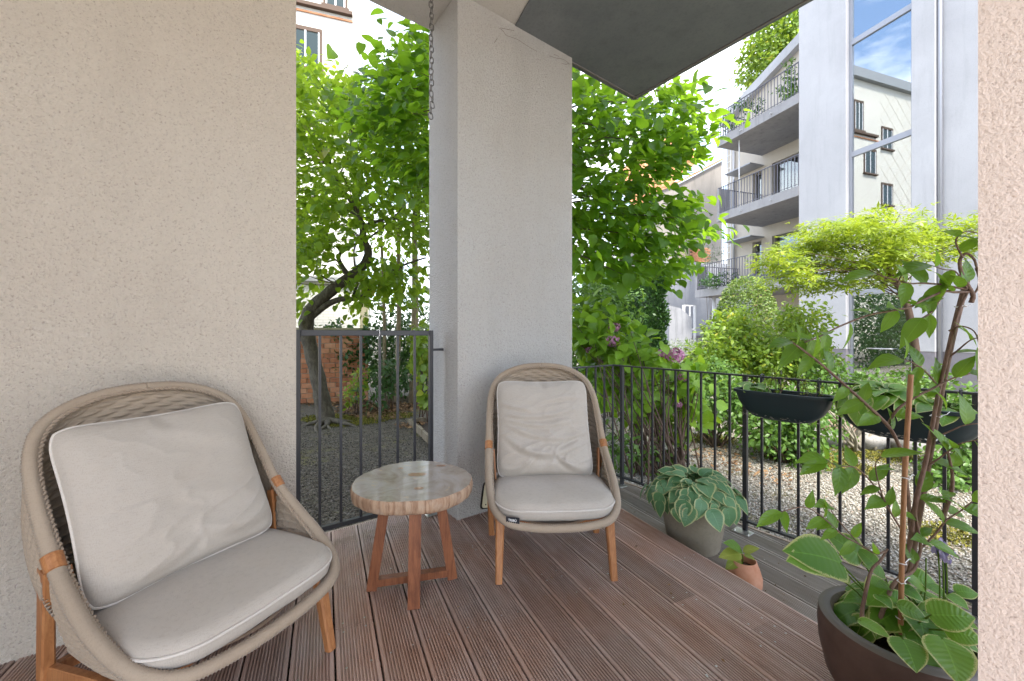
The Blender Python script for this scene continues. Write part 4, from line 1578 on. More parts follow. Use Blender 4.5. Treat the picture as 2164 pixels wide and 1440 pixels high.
t3 = balcony(0, 3.262, 8.55, False)
t2 = balcony(0, 3.262, 5.60, True)
t1 = balcony(-1.15, 3.262, 2.72, True)
m_ = MB(); m_.tube([O + FE * .72 + FI * .35 + Z * t2, O + FE * .72 + FI * .35 + Z * 8.55], .022, 7); m_.build('white_pole', M['white_metal'], rb)
m_ = MB(); m_.tube([O + FE * -.55 + FI * .4 + Z * ZG, O + FE * -.55 + FI * .4 + Z * 2.72], .07, 9); m_.build('balcony_post', M['white_metal'], rb, smooth=True)
m_ = MB(); m_.tube([O + FE * -1.3 + FI * (RT - .1) + Z * 2.5, O + FE * -1.3 + FI * (RT - .1) + Z * 9.6], .05, 9); m_.build('downpipe', M['zinc'], rb, smooth=True)
for zz_ in (5.15, 8.1):
    m_ = MB(); m_.fbox(O, FE, FI, -1.2, .1, RT - .75, RT, zz_, zz_ + .04); m_.build('glass_canopy', M['frame_grey'], rb)
# iron ladder cage up the corner
lad = empty('wall_ladder', O + FE * -1.62 + FI * (RT - .2) + Z * 2.6, 'white fixed ladder climbing the corner beside the balconies', 'ladder')
for off in (-.2, .2):
    m_ = MB(); p = O + FE * (-1.62 + off) + FI * (RT - .14); m_.tube([p + Z * 2.6, p + Z * 12.6], .022, 6); m_.build('rail', M['white_metal'], lad)
rung0 = None
for i in range(34):
    if rung0 is None:
        m_ = MB(); p = O + FI * (RT - .14) + Z * 2.8; m_.tube([p + FE * -1.82, p + FE * -1.42], .014, 6); rung0 = m_.build('rung', M['white_metal'], lad)
    else:
        o = rung0.copy(); COL.objects.link(o); o.parent = lad; o.location = Z * (.29 * i)
# balcony furniture and plants are added with the plants below

# roof guard rail seen against the sky
rg = empty('roof_guard_rail', O + FE * -2.6 + FI * 3.4 + Z * 9.2, 'pale blue grey guard rail standing on the far roof against the sky', 'railing')
for a in (0, .8, 1.6):
    m_ = MB(); p = O + FE * (-2.6 + a) + FI * 3.4; m_.tube([p + Z * 9.0, p + Z * (12.4 + .2 * (a > 0))], .022, 5); m_.build('post', M['frame_grey'], rg)
for z_ in (11.0, 11.7, 12.4):
    m_ = MB(); p = O + FI * 3.4 + Z * z_; m_.tube([p + FE * -2.6, p + FE * -1.0], .018, 5); m_.build('rail', M['frame_grey'], rg)

# ================================================================== NEIGHBOURING WALLS at the end of the courtyard
nb = empty('neighbour_house', (11.0, 24, ZG), 'old rendered firewall with an orange tiled roof behind the balconies', 'building')
m_ = MB()
poly = [(8.3, 9.35), (9.75, 9.95), (12.85, 11.75), (12.85, ZG), (8.3, ZG)]
m_.add([(x, 24 + (x - 11) * .33, z_) for x, z_ in poly] + [(x - .2, 30 + (x - 11) * .33, z_) for x, z_ in poly], [(4, 3, 2, 1, 0), (5, 6, 7, 8, 9)] + [(i, (i + 1) % 5, 5 + (i + 1) % 5, 5 + i) for i in range(5)])
m_.build('firewall', M['firewall'], nb)
m_ = MB()
for a, b_ in (((8.2, 9.45), (9.78, 10.08)), ((9.78, 10.08), (12.9, 11.88))):
    m_.beam((a[0], 23.95 + (a[0] - 11) * .33, a[1]), (b_[0], 23.95 + (b_[0] - 11) * .33, b_[1]), .10, .25, side=(0, 0, 1))
m_.build('wall_coping', M['roof_tile'], nb)
# tiled roof: rows of tiles as real ridges
m_ = MB()
ra = Vector((8.0, 27.0, 9.9)); rb_ = Vector((13.4, 29.4, 14.6)); up = Vector((-.9, 1.5, 2.4))
nrow, ncol = 26, 12
for i in range(nrow):
    a = ra.lerp(rb_, i / nrow); c_ = ra.lerp(rb_, (i + .92) / nrow)
    for j in range(ncol):
        p = up * (j / ncol); q = up * ((j + 1.05) / ncol)
        n_ = Vector((-.4, -.7, .6)) * .05
        m_.add([a + p, c_ + p, c_ + q, a + q, a.lerp(c_, .5) + p + n_, a.lerp(c_, .5) + q + n_], [(0, 4, 5, 3), (4, 1, 2, 5)])
tag(m_.build('roof_tiles', M['roof_tile'], nb), kind='stuff')
m_ = MB(); m_.add([ra - Z * .1, rb_ - Z * .1, rb_ + up - Z * .1, ra + up - Z * .1, ra - Z * 1, rb_ - Z * 1.0], [(0, 1, 2, 3), (4, 5, 1, 0)]); m_.build('roof', M['roof_tile'], nb)

gw = empty('courtyard_wall', (9.0, 20, ZG), 'grey cement courtyard wall below the old firewall', 'wall')
m_ = MB(); m_.fbox((7.2, 20, 0), (.949, .315, 0), (-.315, .949, 0), 0, 6.5, 0, .35, ZG, 4.9); m_.build('wall_face', M['grey_wall'], gw)
m_ = MB()
for r_ in range(9):
    for c_ in range(5):
        x0 = 2.05 + c_ * .24 + (r_ % 2) * .12
        m_.fbox((7.2, 20, 0), (.949, .315, 0), (-.315, .949, 0), x0, x0 + .225, -.02, .02, 4.92 + r_ * .083, 4.92 + r_ * .083 + .07)
tag(m_.build('brick_course', M['brick'], gw), kind='stuff')
m_ = MB(); m_.fbox((7.2, 20, 0), (.949, .315, 0), (-.315, .949, 0), 1.4, 3.4, .05, .3, 4.9, 5.7); m_.build('brick_backing', M['mortar'], gw)
lw = empty('low_wall', (8.2, 17.6, ZG), 'low pale wall with a dark coping under the white balcony post', 'wall')
m_ = MB(); m_.fbox((7.55, 17.6, 0), (.949, .315, 0), (-.315, .949, 0), 0, 3.4, 0, .25, ZG, 1.02); m_.build('wall_face', M['concrete'], lw)
m_ = MB(); m_.fbox((7.55, 17.6, 0), (.949, .315, 0), (-.315, .949, 0), -.02, 3.42, -.03, .28, 1.02, 1.10); m_.build('coping', M['plinth'], lw)
sw2 = empty('garden_wall_end', (7.0, 16.9, ZG), 'weathered white render wall end beside the clipped hedge', 'wall')
m_ = MB()
pts = [(0, ZG), (1.15, ZG), (1.15, 1.85), (.55, 2.25), (0, 2.35)]
m_.add([Vector((6.45, 16.5, 0)) + Vector((.949, .315, 0)) * x + Z * z_ for x, z_ in pts] + [Vector((6.45, 16.5, 0)) + Vector((.949, .315, 0)) * x + Vector((-.315, .949, 0)) * .3 + Z * z_ for x, z_ in pts],
       [(0, 1, 2, 3, 4), (9, 8, 7, 6, 5)] + [(i, 5 + i, 5 + (i + 1) % 5, (i + 1) % 5) for i in range(5)])
m_.build('wall_face', M['grey_wall'], sw2)
# white steel frame ladder
wf = empty('steel_ladder', (7.7, 16.6, ZG), 'white steel frame with a ladder standing before the grey wall', 'frame')
fo = Vector((7.22, 17.0, 0)); fx = Vector((.949, .315, 0)); fy = Vector((-.315, .949, 0))
for x, z0, z1, y in ((0, ZG, 2.38, 0), (.36, .0, 2.38, 0), (.60, ZG, 2.38, 0), (.40, ZG, 2.42, .35), (.98, .35, 2.42, .35)):
    m_ = MB(); m_.fbox(fo, fx, fy, x - .022, x + .022, y - .022, y + .022, z0, z1); m_.build('upright', M['white_metal'], wf)
for z_, y, x0, x1 in ((2.38, 0, 0, .60), (1.35, 0, 0, .60), (.30, 0, 0, .60), (.02, 0, 0, .60), (2.42, .35, .40, .98), (1.4, .35, .40, .98), (.4, .35, .40, .98)):
    m_ = MB(); m_.fbox(fo, fx, fy, x0 - .02, x1 + .02, y - .02, y + .02, z_ - .02, z_ + .022); m_.build('crossbar', M['white_metal'], wf)

# ================================================================== CREAM BUILDING across the garden (left, and mirrored in the stair glass)
LA = Vector((-6.0, 15.2, 0)); LW = Vector((-.949, -.315, 0)); LN = Vector((-.315, .949, 0))   # along west, into the building
lb = empty('cream_building', LA + Z * ZG, 'tall sunlit cream building behind the crooked tree', 'building')


def lx(name, mat_, s0, s1, t0, t1, z0, z1, parent=lb):
    m_ = MB(); m_.fbox(LA, LW, LN, s0, s1, t0, t1, z0, z1)
    return m_.build(name, mat_, parent)


lx('facade', M['cream'], 0, 24, 0, 3, ZG, 16.4)
lx('cornice', M['cornice'], -.25, 24.2, -.25, 3.2, 16.4, 16.95)


def lwin(s0, s1, z0, z1):
    f = lx('window_surround', M['twig'], s0 - .08, s1 + .08, -.05, .01, z1, z1 + .14)
    for a, b_ in ((s0 - .08, s0), (s1, s1 + .08)):
        lx('jamb', M['twig'], a, b_, -.045, .01, z0, z1, f)
    lx('sill', M['twig'], s0 - .14, s1 + .14, -.12, .01, z0 - .09, z0, f)
    lx('recess', M['room_dark'], s0, s1, -.02, .008, z0, z1, f)
    m_ = MB(); m_.fbox(LA, LW, LN, s0 + .05, s1 - .05, -.035, -.025, z0 + .05, z1 - .05); m_.build('pane', M['dark_pane'], f)
    lx('glazing_bar', M['white_metal'], (s0 + s1) / 2 - .03, (s0 + s1) / 2 + .03, -.05, -.022, z0, z1, f)
    lx('glazing_bar', M['white_metal'], s0, s0 + .05, -.05, -.022, z0, z1, f)
    lx('glazing_bar', M['white_metal'], s1 - .05, s1, -.05, -.022, z0, z1, f)


lwin(.28, .95, 13.35, 15.0)
lwin(1.15, 2.1, 10.9, 12.25)
for zz_ in (5.7, 9.15, 12.6):
    lwin(2.75, 3.65, zz_, zz_ + 1.2)
lwin(8.6, 9.5, 12.6, 14.2); lwin(8.6, 9.5, 8.4, 10.0)
lx('string_course', M['twig'], 0.02, 2.2, -.16, .0, 13.12, 13.24)
lx('string_course', M['roof_tile'], 0.02, 2.4, -.05, .0, 12.92, 12.98)
# faint diamond cladding seams (seen mirrored in the glass)
m_ = MB()
for i in range(-14, 24):
    for sg in (1, -1):
        a0 = i * 1.0
        p0 = LA + LW * (a0 + 3) - LN * .004 + Z * 1; q0_ = LA + LW * (a0 + 3 + sg * 15) - LN * .004 + Z * 16
        d_ = (q0_ - p0)
        s_a, s_b = a0 + 3, a0 + 3 + sg * 15
        lo, hi = max(2.6, min(s_a, s_b)), min(20, max(s_a, s_b))
        if hi - lo < .5: continue
        ta = (lo - s_a) / (s_b - s_a); tb_ = (hi - s_a) / (s_b - s_a)
        m_.beam(p0 + d_ * ta, p0 + d_ * tb_, .02, .008, side=LW + Z * -sg)
tag(m_.build('cladding_seam', M['beige_wall'], lb), kind='stuff')

# ---- white painted outbuilding and orange brick garden wall (behind the gate)
wo_ = empty('white_outbuilding', (-4.4, 11.2, ZG), 'low white painted brick outbuilding behind the orange garden wall', 'building')
wb = Vector((-3.92, 11.0, 0))
m_ = MB(); m_.fbox(wb, LW, LN, 0, 5, 0, 3, ZG, 2.55); m_.build('wall_face', M['white_brick'], wo_)
m_ = MB(); m_.fbox(wb, LW, LN, -.1, 5.1, -.15, 3.1, 2.55, 2.68); m_.build('roof_edge', M['cornice'], wo_)
m_ = MB(); m_.fbox(wb, LW, LN, .02, .22, -.03, .0, ZG, 2.5); m_.build('corner_pier', M['coping'], wo_)
m_ = MB(); m_.tube([wb + Z * 2.5 - LW * .25 - LN * .15, wb + Z * 1.9 - LW * .3 - LN * .2, wb + Z * 1.45 - LW * .5 - LN * .3, wb + Z * 1.35 - LW * .62 - LN * .34], .055, 9); m_.build('downpipe', M['zinc'], wo_, smooth=True)

gwl = empty('brick_garden_wall', (-4.2, 8.55, ZG), 'crumbling orange brick garden wall with a mossy coping behind the gate', 'wall')
BW0 = Vector((-3.06, 8.56, 0))
m_ = MB(); m_.fbox(BW0, LW, LN, .012, 3.6, .016, .25, ZG, 1.20); m_.build('mortar', M['mortar'], gwl)
m_ = MB(); m_.fbox(BW0, LW, LN, -.04, 3.65, -.05, .32, 1.20, 1.305, .015); m_.build('coping', M['coping'], gwl)
bricks = []
nb_ = 0
for r_ in range(14):
    z0 = ZG + .02 + r_ * .1015
    s = -.0 if r_ % 2 else -.11
    while s < 1.9:
        L_ = .215
        s0 = max(s, 0.0)
        s1 = s + L_
        if s1 - s0 > .04:
            b_ = MB(); d_ = random.uniform(-.006, .008)
            b_.fbox(BW0, LW, LN, s0, s1 - .012, d_, .10, z0, z0 + .09 + random.uniform(-.003, .003), .006)
            b_.build('brick', M['brick'], gwl); nb_ += 1
        s += L_
# ---- timber raised bed and retaining boards
rbed = empty('raised_bed', at(890, 880, 6.3).xy.to_3d() + Z * ZG, 'weathered timber raised bed beside the pillar', 'planter')
rc = gnd(863, 897, ZG)
ex = Vector((.43, -.90, 0)).normalized(); ey = Vector((.9, .43, 0)).normalized()
for i in range(6):
    m_ = MB(); m_.fbox(rc, ex, ey, i * .30, i * .30 + .285, 0, .045, ZG, .10 + random.uniform(-.012, .012), .004); m_.build('plank', M['planter_wood'], rbed)
for i in range(4):
    m_ = MB(); m_.fbox(rc, ex, ey, -.046, -.002, i * .30, i * .30 + .285, ZG, .09 + random.uniform(-.01, .01), .004); m_.build('plank', M['planter_wood'], rbed)
m_ = MB(); m_.fbox(rc, ex, ey, 0, 1.8, .046, 1.2, ZG, .02); m_.build('soil', M['soil'], rbed)
rtb = empty('retaining_boards', (-2.2, 8.1, ZG), 'dark timber retaining boards below the ivy', 'edging')
rc2 = gnd(806, 850, ZG)
for i in range(6):
    m_ = MB(); m_.fbox(rc2, (.97, .24, 0), (-.24, .97, 0), i * .31, i * .31 + .295, 0, .05, ZG, .11 + random.uniform(-.03, .02), .004); m_.build('plank', M['planter_wood'], rtb)

# ================================================================== GRAVEL, MOSS, LEAF LITTER
octa = np.array([[1, 0, 0], [-1, 0, 0], [0, 1, 0], [0, -1, 0], [0, 0, 1], [0, 0, -1]], float)
octf = np.array([[0, 2, 4], [2, 1, 4], [1, 3, 4], [3, 0, 4], [2, 0, 5], [1, 2, 5], [3, 1, 5], [0, 3, 5]])


def randrot(n, r):
    q = r.normal(size=(n, 4)); q /= np.linalg.norm(q, axis=1, keepdims=True)
    w, x, y, z = q.T
    return np.stack([np.stack([1 - 2 * (y * y + z * z), 2 * (x * y - z * w), 2 * (x * z + y * w)], -1),
                     np.stack([2 * (x * y + z * w), 1 - 2 * (x * x + z * z), 2 * (y * z - x * w)], -1),
                     np.stack([2 * (x * z - y * w), 2 * (y * z + x * w), 1 - 2 * (x * x + y * y)], -1)], 1)


def pebbles(name, xy, s0, s1, mat_, label):
    n = len(xy)
    sc = rng.uniform(s0, s1, n)
    shp = octa[None] * rng.uniform(.55, 1.15, (n, 6, 1)) * np.array([1, .8, .55])
    Rm = randrot(n, rng)
    V = np.einsum('nij,nkj->nki', Rm, shp) * sc[:, None, None]
    V[:, :, 2] *= .8
    V += np.stack([xy[:, 0], xy[:, 1], ZG + rng.uniform(.0, .35, n) * sc + .002], -1)[:, None, :]
    Fc = (octf[None] + (np.arange(n) * 6)[:, None, None]).reshape(-1, 3)
    o = np_mesh(name, V, Fc, mat_, tint=np.repeat(rng.random(n), 6))
    return tag(o, label, kind='stuff')


def inview(xy, u0, u1, v0, v1, z=ZG):
    u = CX + F * xy[:, 0] / xy[:, 1]; v = HY + F * (EYE - z) / xy[:, 1]
    return (u > u0) & (u < u1) & (v > v0) & (v < v1)


xy = np.stack([rng.uniform(.7, 7.0, 120000), rng.uniform(2.0, 7.2, 120000)], -1)
dn = np.exp(-np.maximum(0, xy[:, 1] - 3.6) * .45)
kp_ = inview(xy, 1200, 2120, 860, 1320) & ((xy[:, 0] * .806 + xy[:, 1] * .592) > RD2 + .09) & (rng.random(len(xy)) < dn)
pebbles('gravel', xy[kp_], .008, .0165, M['pebble'], 'pale loose gravel beyond the railing')
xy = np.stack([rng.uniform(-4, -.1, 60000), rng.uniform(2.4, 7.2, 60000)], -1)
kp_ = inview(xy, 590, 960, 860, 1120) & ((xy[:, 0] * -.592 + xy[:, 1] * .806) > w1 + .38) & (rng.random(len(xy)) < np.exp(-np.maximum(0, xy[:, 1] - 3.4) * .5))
pebbles('gravel', xy[kp_], .008, .017, M['pebble_dark'], 'dark gravel behind the metal gate')


def flakes(name, cx_, n, s0, s1, mat_, label, lift=.012, ang=.5):
    """little leaf shaped flakes lying on the ground around centres (x,y,r)"""
    w = np.array([c[2] ** 2 for c in cx_]); w /= w.sum()
    k_ = rng.choice(len(cx_), n, p=w)
    c = np.array(cx_)[k_]
    a = rng.uniform(0, 6.283, n); r_ = c[:, 2] * np.sqrt(rng.random(n)) * rng.uniform(.6, 1.1, n)
    p = np.stack([c[:, 0] + r_ * np.cos(a), c[:, 1] + r_ * np.sin(a) * .8, ZG + lift + rng.uniform(0, lift, n)], -1)
    th = rng.uniform(0, 6.283, n)
    A = np.stack([np.cos(th), np.sin(th), rng.normal(0, ang, n)], -1); A /= np.linalg.norm(A, axis=1, keepdims=True)
    B = np.stack([-np.sin(th), np.cos(th), rng.normal(0, ang, n)], -1)
    s = rng.uniform(s0, s1, n)[:, None]
    V = np.stack([p - A * s, p + B * s * .5, p + A * s, p - B * s * .5], 1)
    Fc = np.arange(n * 4).reshape(n, 4)
    return tag(np_mesh(name, V, Fc, mat_, tint=np.repeat(rng.random(n), 4)), label, kind='stuff')


g2 = lambda u, v, r_: (*gnd(u, v, ZG).xy, r_)
flakes('moss', [g2(1700, 965, .5), g2(1790, 990, .35), g2(1640, 945, .4), g2(1850, 960, .5), g2(1500, 930, .4), g2(2000, 1130, .25)], 16000, .006, .016, M['moss'], 'yellow green moss patches among the gravel', .008, 1.2)
flakes('moss', [g2(690, 885, .45), g2(760, 890, .45), g2(830, 880, .4), g2(720, 895, .4)], 9000, .008, .02, M['moss'], 'dark green moss round the crooked tree', .01, 1.2)
flakes('leaf_litter', [g2(780, 865, .8), g2(840, 862, .7), g2(720, 850, .7), g2(650, 850, .5), g2(800, 880, .5), g2(870, 900, .3)], 3200, .02, .05, M['litter'], 'dry brown leaves fallen behind the gate', .015, .35)
flakes('leaf_litter', [g2(1560, 985, .45), g2(1640, 1015, .35), g2(1500, 960, .5), g2(1420, 1000, .4)], 420, .012, .03, M['litter'], 'dry brown leaves under the azaleas', .012, .35)


def boulder(p, r_, mat_, label, seed):
    n1, n2 = 14, 9
    vs = [];
    for j in range(n2 + 1):
        ph = math.pi * j / n2
        for i in range(n1):
            a = 2 * math.pi * i / n1
            d_ = Vector((math.sin(ph) * math.cos(a), math.sin(ph) * math.sin(a), math.cos(ph)))
            k_ = 1 + .22 * noise.noise(d_ * 1.3 + Vector((seed * 3.1, 0, 0))) + .07 * noise.noise(d_ * 3.5 + Vector((0, seed, 0)))
            q = Vector((d_.x * 1.2, d_.y, d_.z * .78)) * r_ * k_
            vs.append(p + q)
    fs = [(j * n1 + i, (j + 1) * n1 + i, (j + 1) * n1 + (i + 1) % n1, j * n1 + (i + 1) % n1) for j in range(n2) for i in range(n1)]
    m_ = MB(); m_.add(vs, fs)
    return tag(m_.build('boulder', mat_, None, smooth=True), label, 'boulder', 'boulders bordering the gravel')


BL = [(1690, 908, .15, 0, 'smallest pinkish boulder at the far end of the boulder row'), (1722, 925, .13, 1, 'grey boulder beside the smallest pinkish boulder'),
      (1745, 905, .17, 0, 'pinkish boulder behind two grey ones below the planter boxes'), (1768, 935, .15, 1, 'grey boulder just below the gap between the planter boxes'),
      (1800, 925, .19, 0, 'largest pink brown boulder in front of the pale branches'), (1838, 940, .17, 1, 'round grey boulder right of the largest pink boulder'),
      (1872, 925, .18, 0, 'pinkish boulder behind the bamboo cane'), (1912, 945, .16, 1, 'grey boulder just right of the bamboo cane'), (1660, 900, .16, 1, 'grey boulder half hidden by the azalea'),
      (1950, 930, .18, 0, 'pinkish boulder nearest the brown climber trunk')]
for i, (u, v, r_, t, lab) in enumerate(BL):
    p = gnd(u, v + 8, ZG)
    boulder(p + Z * r_ * .55, r_, M['stone_pink'] if t == 0 else M['stone_grey'], lab, i + 1.5)

# ================================================================== PLANTS
def grid_leaf(widths, ys, cols=3, fold=.12, curl=.15, lobe=0.0, wave=0.0, n=None):
    """unit leaf along +y (base 0, tip 1), across x, normal z.  returns V, F(quads), UV"""
    V = []; UV = []
    m_ = len(ys)
    for i, (w, y) in enumerate(zip(widths, ys)):
        for c in range(cols):
            a = -1 + 2 * c / (cols - 1)
            yy = y - lobe * abs(a) * (1 - y) ** 3
            z = fold * abs(a) * w - curl * y * y + wave * math.sin(y * 9 + a * 2.0) * abs(a) * w
            V.append((a * w, yy, z)); UV.append((c / (cols - 1), y))
    Fq = [(i * cols + c, i * cols + c + 1, (i + 1) * cols + c + 1, (i + 1) * cols + c) for i in range(m_ - 1) for c in range(cols - 1)]
    return np.array(V), np.array(Fq), np.array(UV)


T_HEART = grid_leaf([.02, .34, .44, .40, .24, .015], [0, .06, .28, .55, .8, 1.03], 3, .22, .22, .10)
T_OVAL = grid_leaf([.015, .20, .27, .22, .01], [0, .22, .48, .76, 1], 3, .25, .18)
T_NARROW = grid_leaf([.01, .13, .15, .01], [0, .3, .62, 1], 3, .2, .15)
T_RHOMB = (np.array([(0, 0, 0), (.28, .5, .07), (0, 1, -.05), (-.28, .5, .07)], float), np.array([(0, 1, 2, 3)]), None)
# maple leaf: five narrow lobes
mv = [(0, 0, 0)]
for a, L in ((-70, .75), (0, 1.0), (70, .75)):
    for da, r_ in ((-17, .55), (0, 1.0), (17, .55)):
        t = R(a + da); mv.append((math.sin(t) * L * r_, math.cos(t) * L * r_, -.10 * r_ * L))
T_MAPLE = (np.array(mv), np.array([(0, 1 + 3 * i, 2 + 3 * i, 3 + 3 * i) for i in range(3)]), None)


def norm_(a):
    return a / (np.linalg.norm(a, axis=-1, keepdims=True) + 1e-9)


def leaves(name, T, P, A, Nn, S_, mat_, parent=None, label=None, kind='stuff', seed=0, tint=None):
    r = np.random.default_rng(seed)
    V0, F0, _ = T
    A = norm_(A)
    X = norm_(np.cross(A, Nn)); Nz = np.cross(X, A)
    n = len(P)
    V = P[:, None, :] + S_[:, None, None] * (V0[None, :, 0:1] * X[:, None] + V0[None, :, 1:2] * A[:, None] + V0[None, :, 2:3] * Nz[:, None])
    Fc = (F0[None] + (np.arange(n) * len(V0))[:, None, None]).reshape(-1, F0.shape[1])
    if tint is None:
        tint = np.clip(r.normal(.45, .25, n), 0, 1)
    o = np_mesh(name, V.reshape(-1, 3), Fc, mat_, parent, smooth=True, tint=np.repeat(tint, len(V0)))
    return tag(o, label, kind=kind)


def blob_points(blobs, n, r, clump=0, surf=.35, cs=.10):
    """points in ellipsoids (x,y,z,rx,ry,rz); returns P and outward direction"""
    B = np.array(blobs, float)
    w = B[:, 3] * B[:, 4] * B[:, 5]; w = w ** .75; w /= w.sum()
    if clump:
        nc = max(1, n // clump)
        k_ = r.choice(len(B), nc, p=w)
        d = norm_(r.normal(size=(nc, 3)))
        rad = r.random(nc) ** surf
        C = B[k_, :3] + d * rad[:, None] * B[k_, 3:]
        i = r.integers(0, nc, n)
        P = C[i] + r.normal(0, cs, (n, 3))
        out = norm_(P - B[k_[i], :3])
    else:
        k_ = r.choice(len(B), n, p=w)
        d = norm_(r.normal(size=(n, 3)))
        P = B[k_, :3] + d * (r.random(n) ** surf)[:, None] * B[k_, 3:]
        out = d
    return P, out


def uvblob(u, v, Y, ru, rv, rd=None):
    """ellipsoid whose centre/extent was surveyed in the photo at distance Y"""
    p = at(u, v, Y)
    rx = ru / F * Y; rz = rv / F * Y
    return (p.x, p.y, p.z, rx, rd if rd else (rx + rz) / 2, rz)


def shrub(name, label, cat, blobs, n, size, T, mat_, seed, clump=10, surf=.35, cs=.08, stems=None, group=None, droop=.3, stem_mat='twig', up=.5, stem_r=.012, zmin=ZG + .02):
    r = np.random.default_rng(seed)
    c = np.mean(np.array(blobs)[:, :3], axis=0)
    base = Vector((c[0], c[1], ZG))
    root = empty(name, base, label, cat, group)
    P, out = blob_points(blobs, n, r, clump, surf, cs)
    P[:, 2] = np.maximum(P[:, 2], zmin)
    A = out * .7 + r.normal(0, .6, (n, 3)); A[:, 2] -= droop
    Nn = out * .5 + np.array([0, -.15, up]) + r.normal(0, .45, (n, 3))
    S_ = r.uniform(size * .65, size * 1.25, n)
    leaves('foliage', T, P, A, Nn, S_, mat_, root, seed=seed)
    if stems is not None:
        mb_ = MB()
        rr = random.Random(seed)
        for b_ in blobs:
            top = Vector(b_[:3])
            for q in range(stems):
                s = base + Vector((rr.uniform(-.12, .12), rr.uniform(-.12, .12), 0)) + (Vector((top.x, top.y, ZG)) - base) * .25
                e = top + Vector((rr.uniform(-.6, .6) * b_[3], rr.uniform(-.5, .5) * b_[4], rr.uniform(-.3, .5) * b_[5]))
                mid = s.lerp(e, .5) + Vector((rr.uniform(-.1, .1), rr.uniform(-.1, .1), rr.uniform(-.05, .1)))
                pts = catmull([s, mid, e], 4)
                mb_.tube(pts, [stem_r * (1 - .7 * i / (len(pts) - 1)) for i in range(len(pts))], 5)
        tag(mb_.build('stem', M[stem_mat], root, smooth=True), kind='stuff')
    return root


def leaf_part_mesh(name, T, mat_):
    V, Fq, UV = T
    o = np_mesh(name, V, Fq, mat_, uv=UV, smooth=True)
    me = o.data
    bpy.data.objects.remove(o, do_unlink=True)
    return me


def place_leaf(me, parent, p, a, nrm, L, wscale=1.0, name='leaf', label=None):
    o = bpy.data.objects.new(name, me)
    COL.objects.link(o)
    a = Vector(a).normalized(); nrm = Vector(nrm)
    x = a.cross(nrm)
    x = x.normalized() if x.length > 1e-5 else a.orthogonal().normalized()
    zn = x.cross(a)
    mt = Matrix((x * (L * wscale), a * L, zn * L)).transposed().to_4x4()
    o.parent = parent
    o.matrix_basis = Matrix.Translation(Vector(p) - BASE.get(parent.name, Vector())) @ mt
    if label: o['label'] = label
    return o


# ------------------------------------------------------------------ big linden behind the pillar
def in_poly(P, poly):
    x, y = P[:, 0], P[:, 1]
    ins = np.zeros(len(P), bool)
    n = len(poly)
    for i in range(n):
        x1, y1 = poly[i]; x2, y2 = poly[(i + 1) % n]
        c = ((y1 > y) != (y2 > y)) & (x < (x2 - x1) * (y - y1) / (y2 - y1 + 1e-9) + x1)
        ins ^= c
    return ins


def crown_from_survey(poly, y0, y1, n, r, clump, cs):
    """crown outline surveyed from the photo, filled to its real depth"""
    pl_ = np.array(poly, float)
    lo, hi = pl_.min(0), pl_.max(0)
    nc = n // clump
    C = []
    while len(C) < nc:
        q = r.uniform(lo, hi, (nc * 3, 2))
        q = q[in_poly(q, poly)]
        C.extend(q.tolist())
    C = np.array(C[:nc])
    Y = r.uniform(y0, y1, nc)
    ctr = np.stack([(C[:, 0] - CX) / F * Y, Y, EYE - (C[:, 1] - HY) / F * Y], -1)
    i = r.integers(0, nc, n)
    return ctr[i] + r.normal(0, 1, (n, 3)) * np.array([cs * 1.5, cs * 1.5, cs * .5]), ctr


r = np.random.default_rng(21)
POLY_R = [(1150, 165), (1212, 160), (1290, 188), (1340, 214), (1405, 188), (1455, 182), (1462, 200), (1430, 225), (1490, 232), (1525, 245), (1530, 268), (1500, 262), (1478, 292), (1500, 322),
          (1450, 350), (1425, 368), (1392, 400), (1420, 408), (1462, 414), (1470, 430), (1430, 442), (1468, 467), (1518, 492), (1505, 508), (1430, 506), (1450, 575), (1420, 606), (1378, 575), (1365, 590), (1320, 600), (1270, 575), (1150, 545)]
POLY_L = [(930, 60), (875, 52), (858, 62), (862, 88), (832, 96), (836, 114), (815, 126), (800, 138), (788, 150), (795, 166), (760, 182), (735, 215), (770, 300), (850, 390), (930, 430)]
linden = empty('linden_tree', (.15, 5.3, ZG), 'big linden with heart shaped leaves hanging behind the grey pillar', 'tree')
Pa, Ca = crown_from_survey(POLY_R, 3.95, 5.6, 4300, r, 9, .085)
Pb, Cb = crown_from_survey(POLY_L, 3.9, 5.2, 1500, r, 7, .085)
Pm = np.concatenate([Pa, Pb])
ntot = len(Pm)
trunk_p = np.array([.15, 5.3, 2.4])
outd = norm_(Pm - trunk_p)
A = outd * .6 + r.normal(0, .42, (ntot, 3)); A[:, 2] -= .38
Nn = np.array([0, -.32, .95]) + outd * .2 + r.normal(0, .36, (ntot, 3))
Sz = r.uniform(.065, .135, ntot)
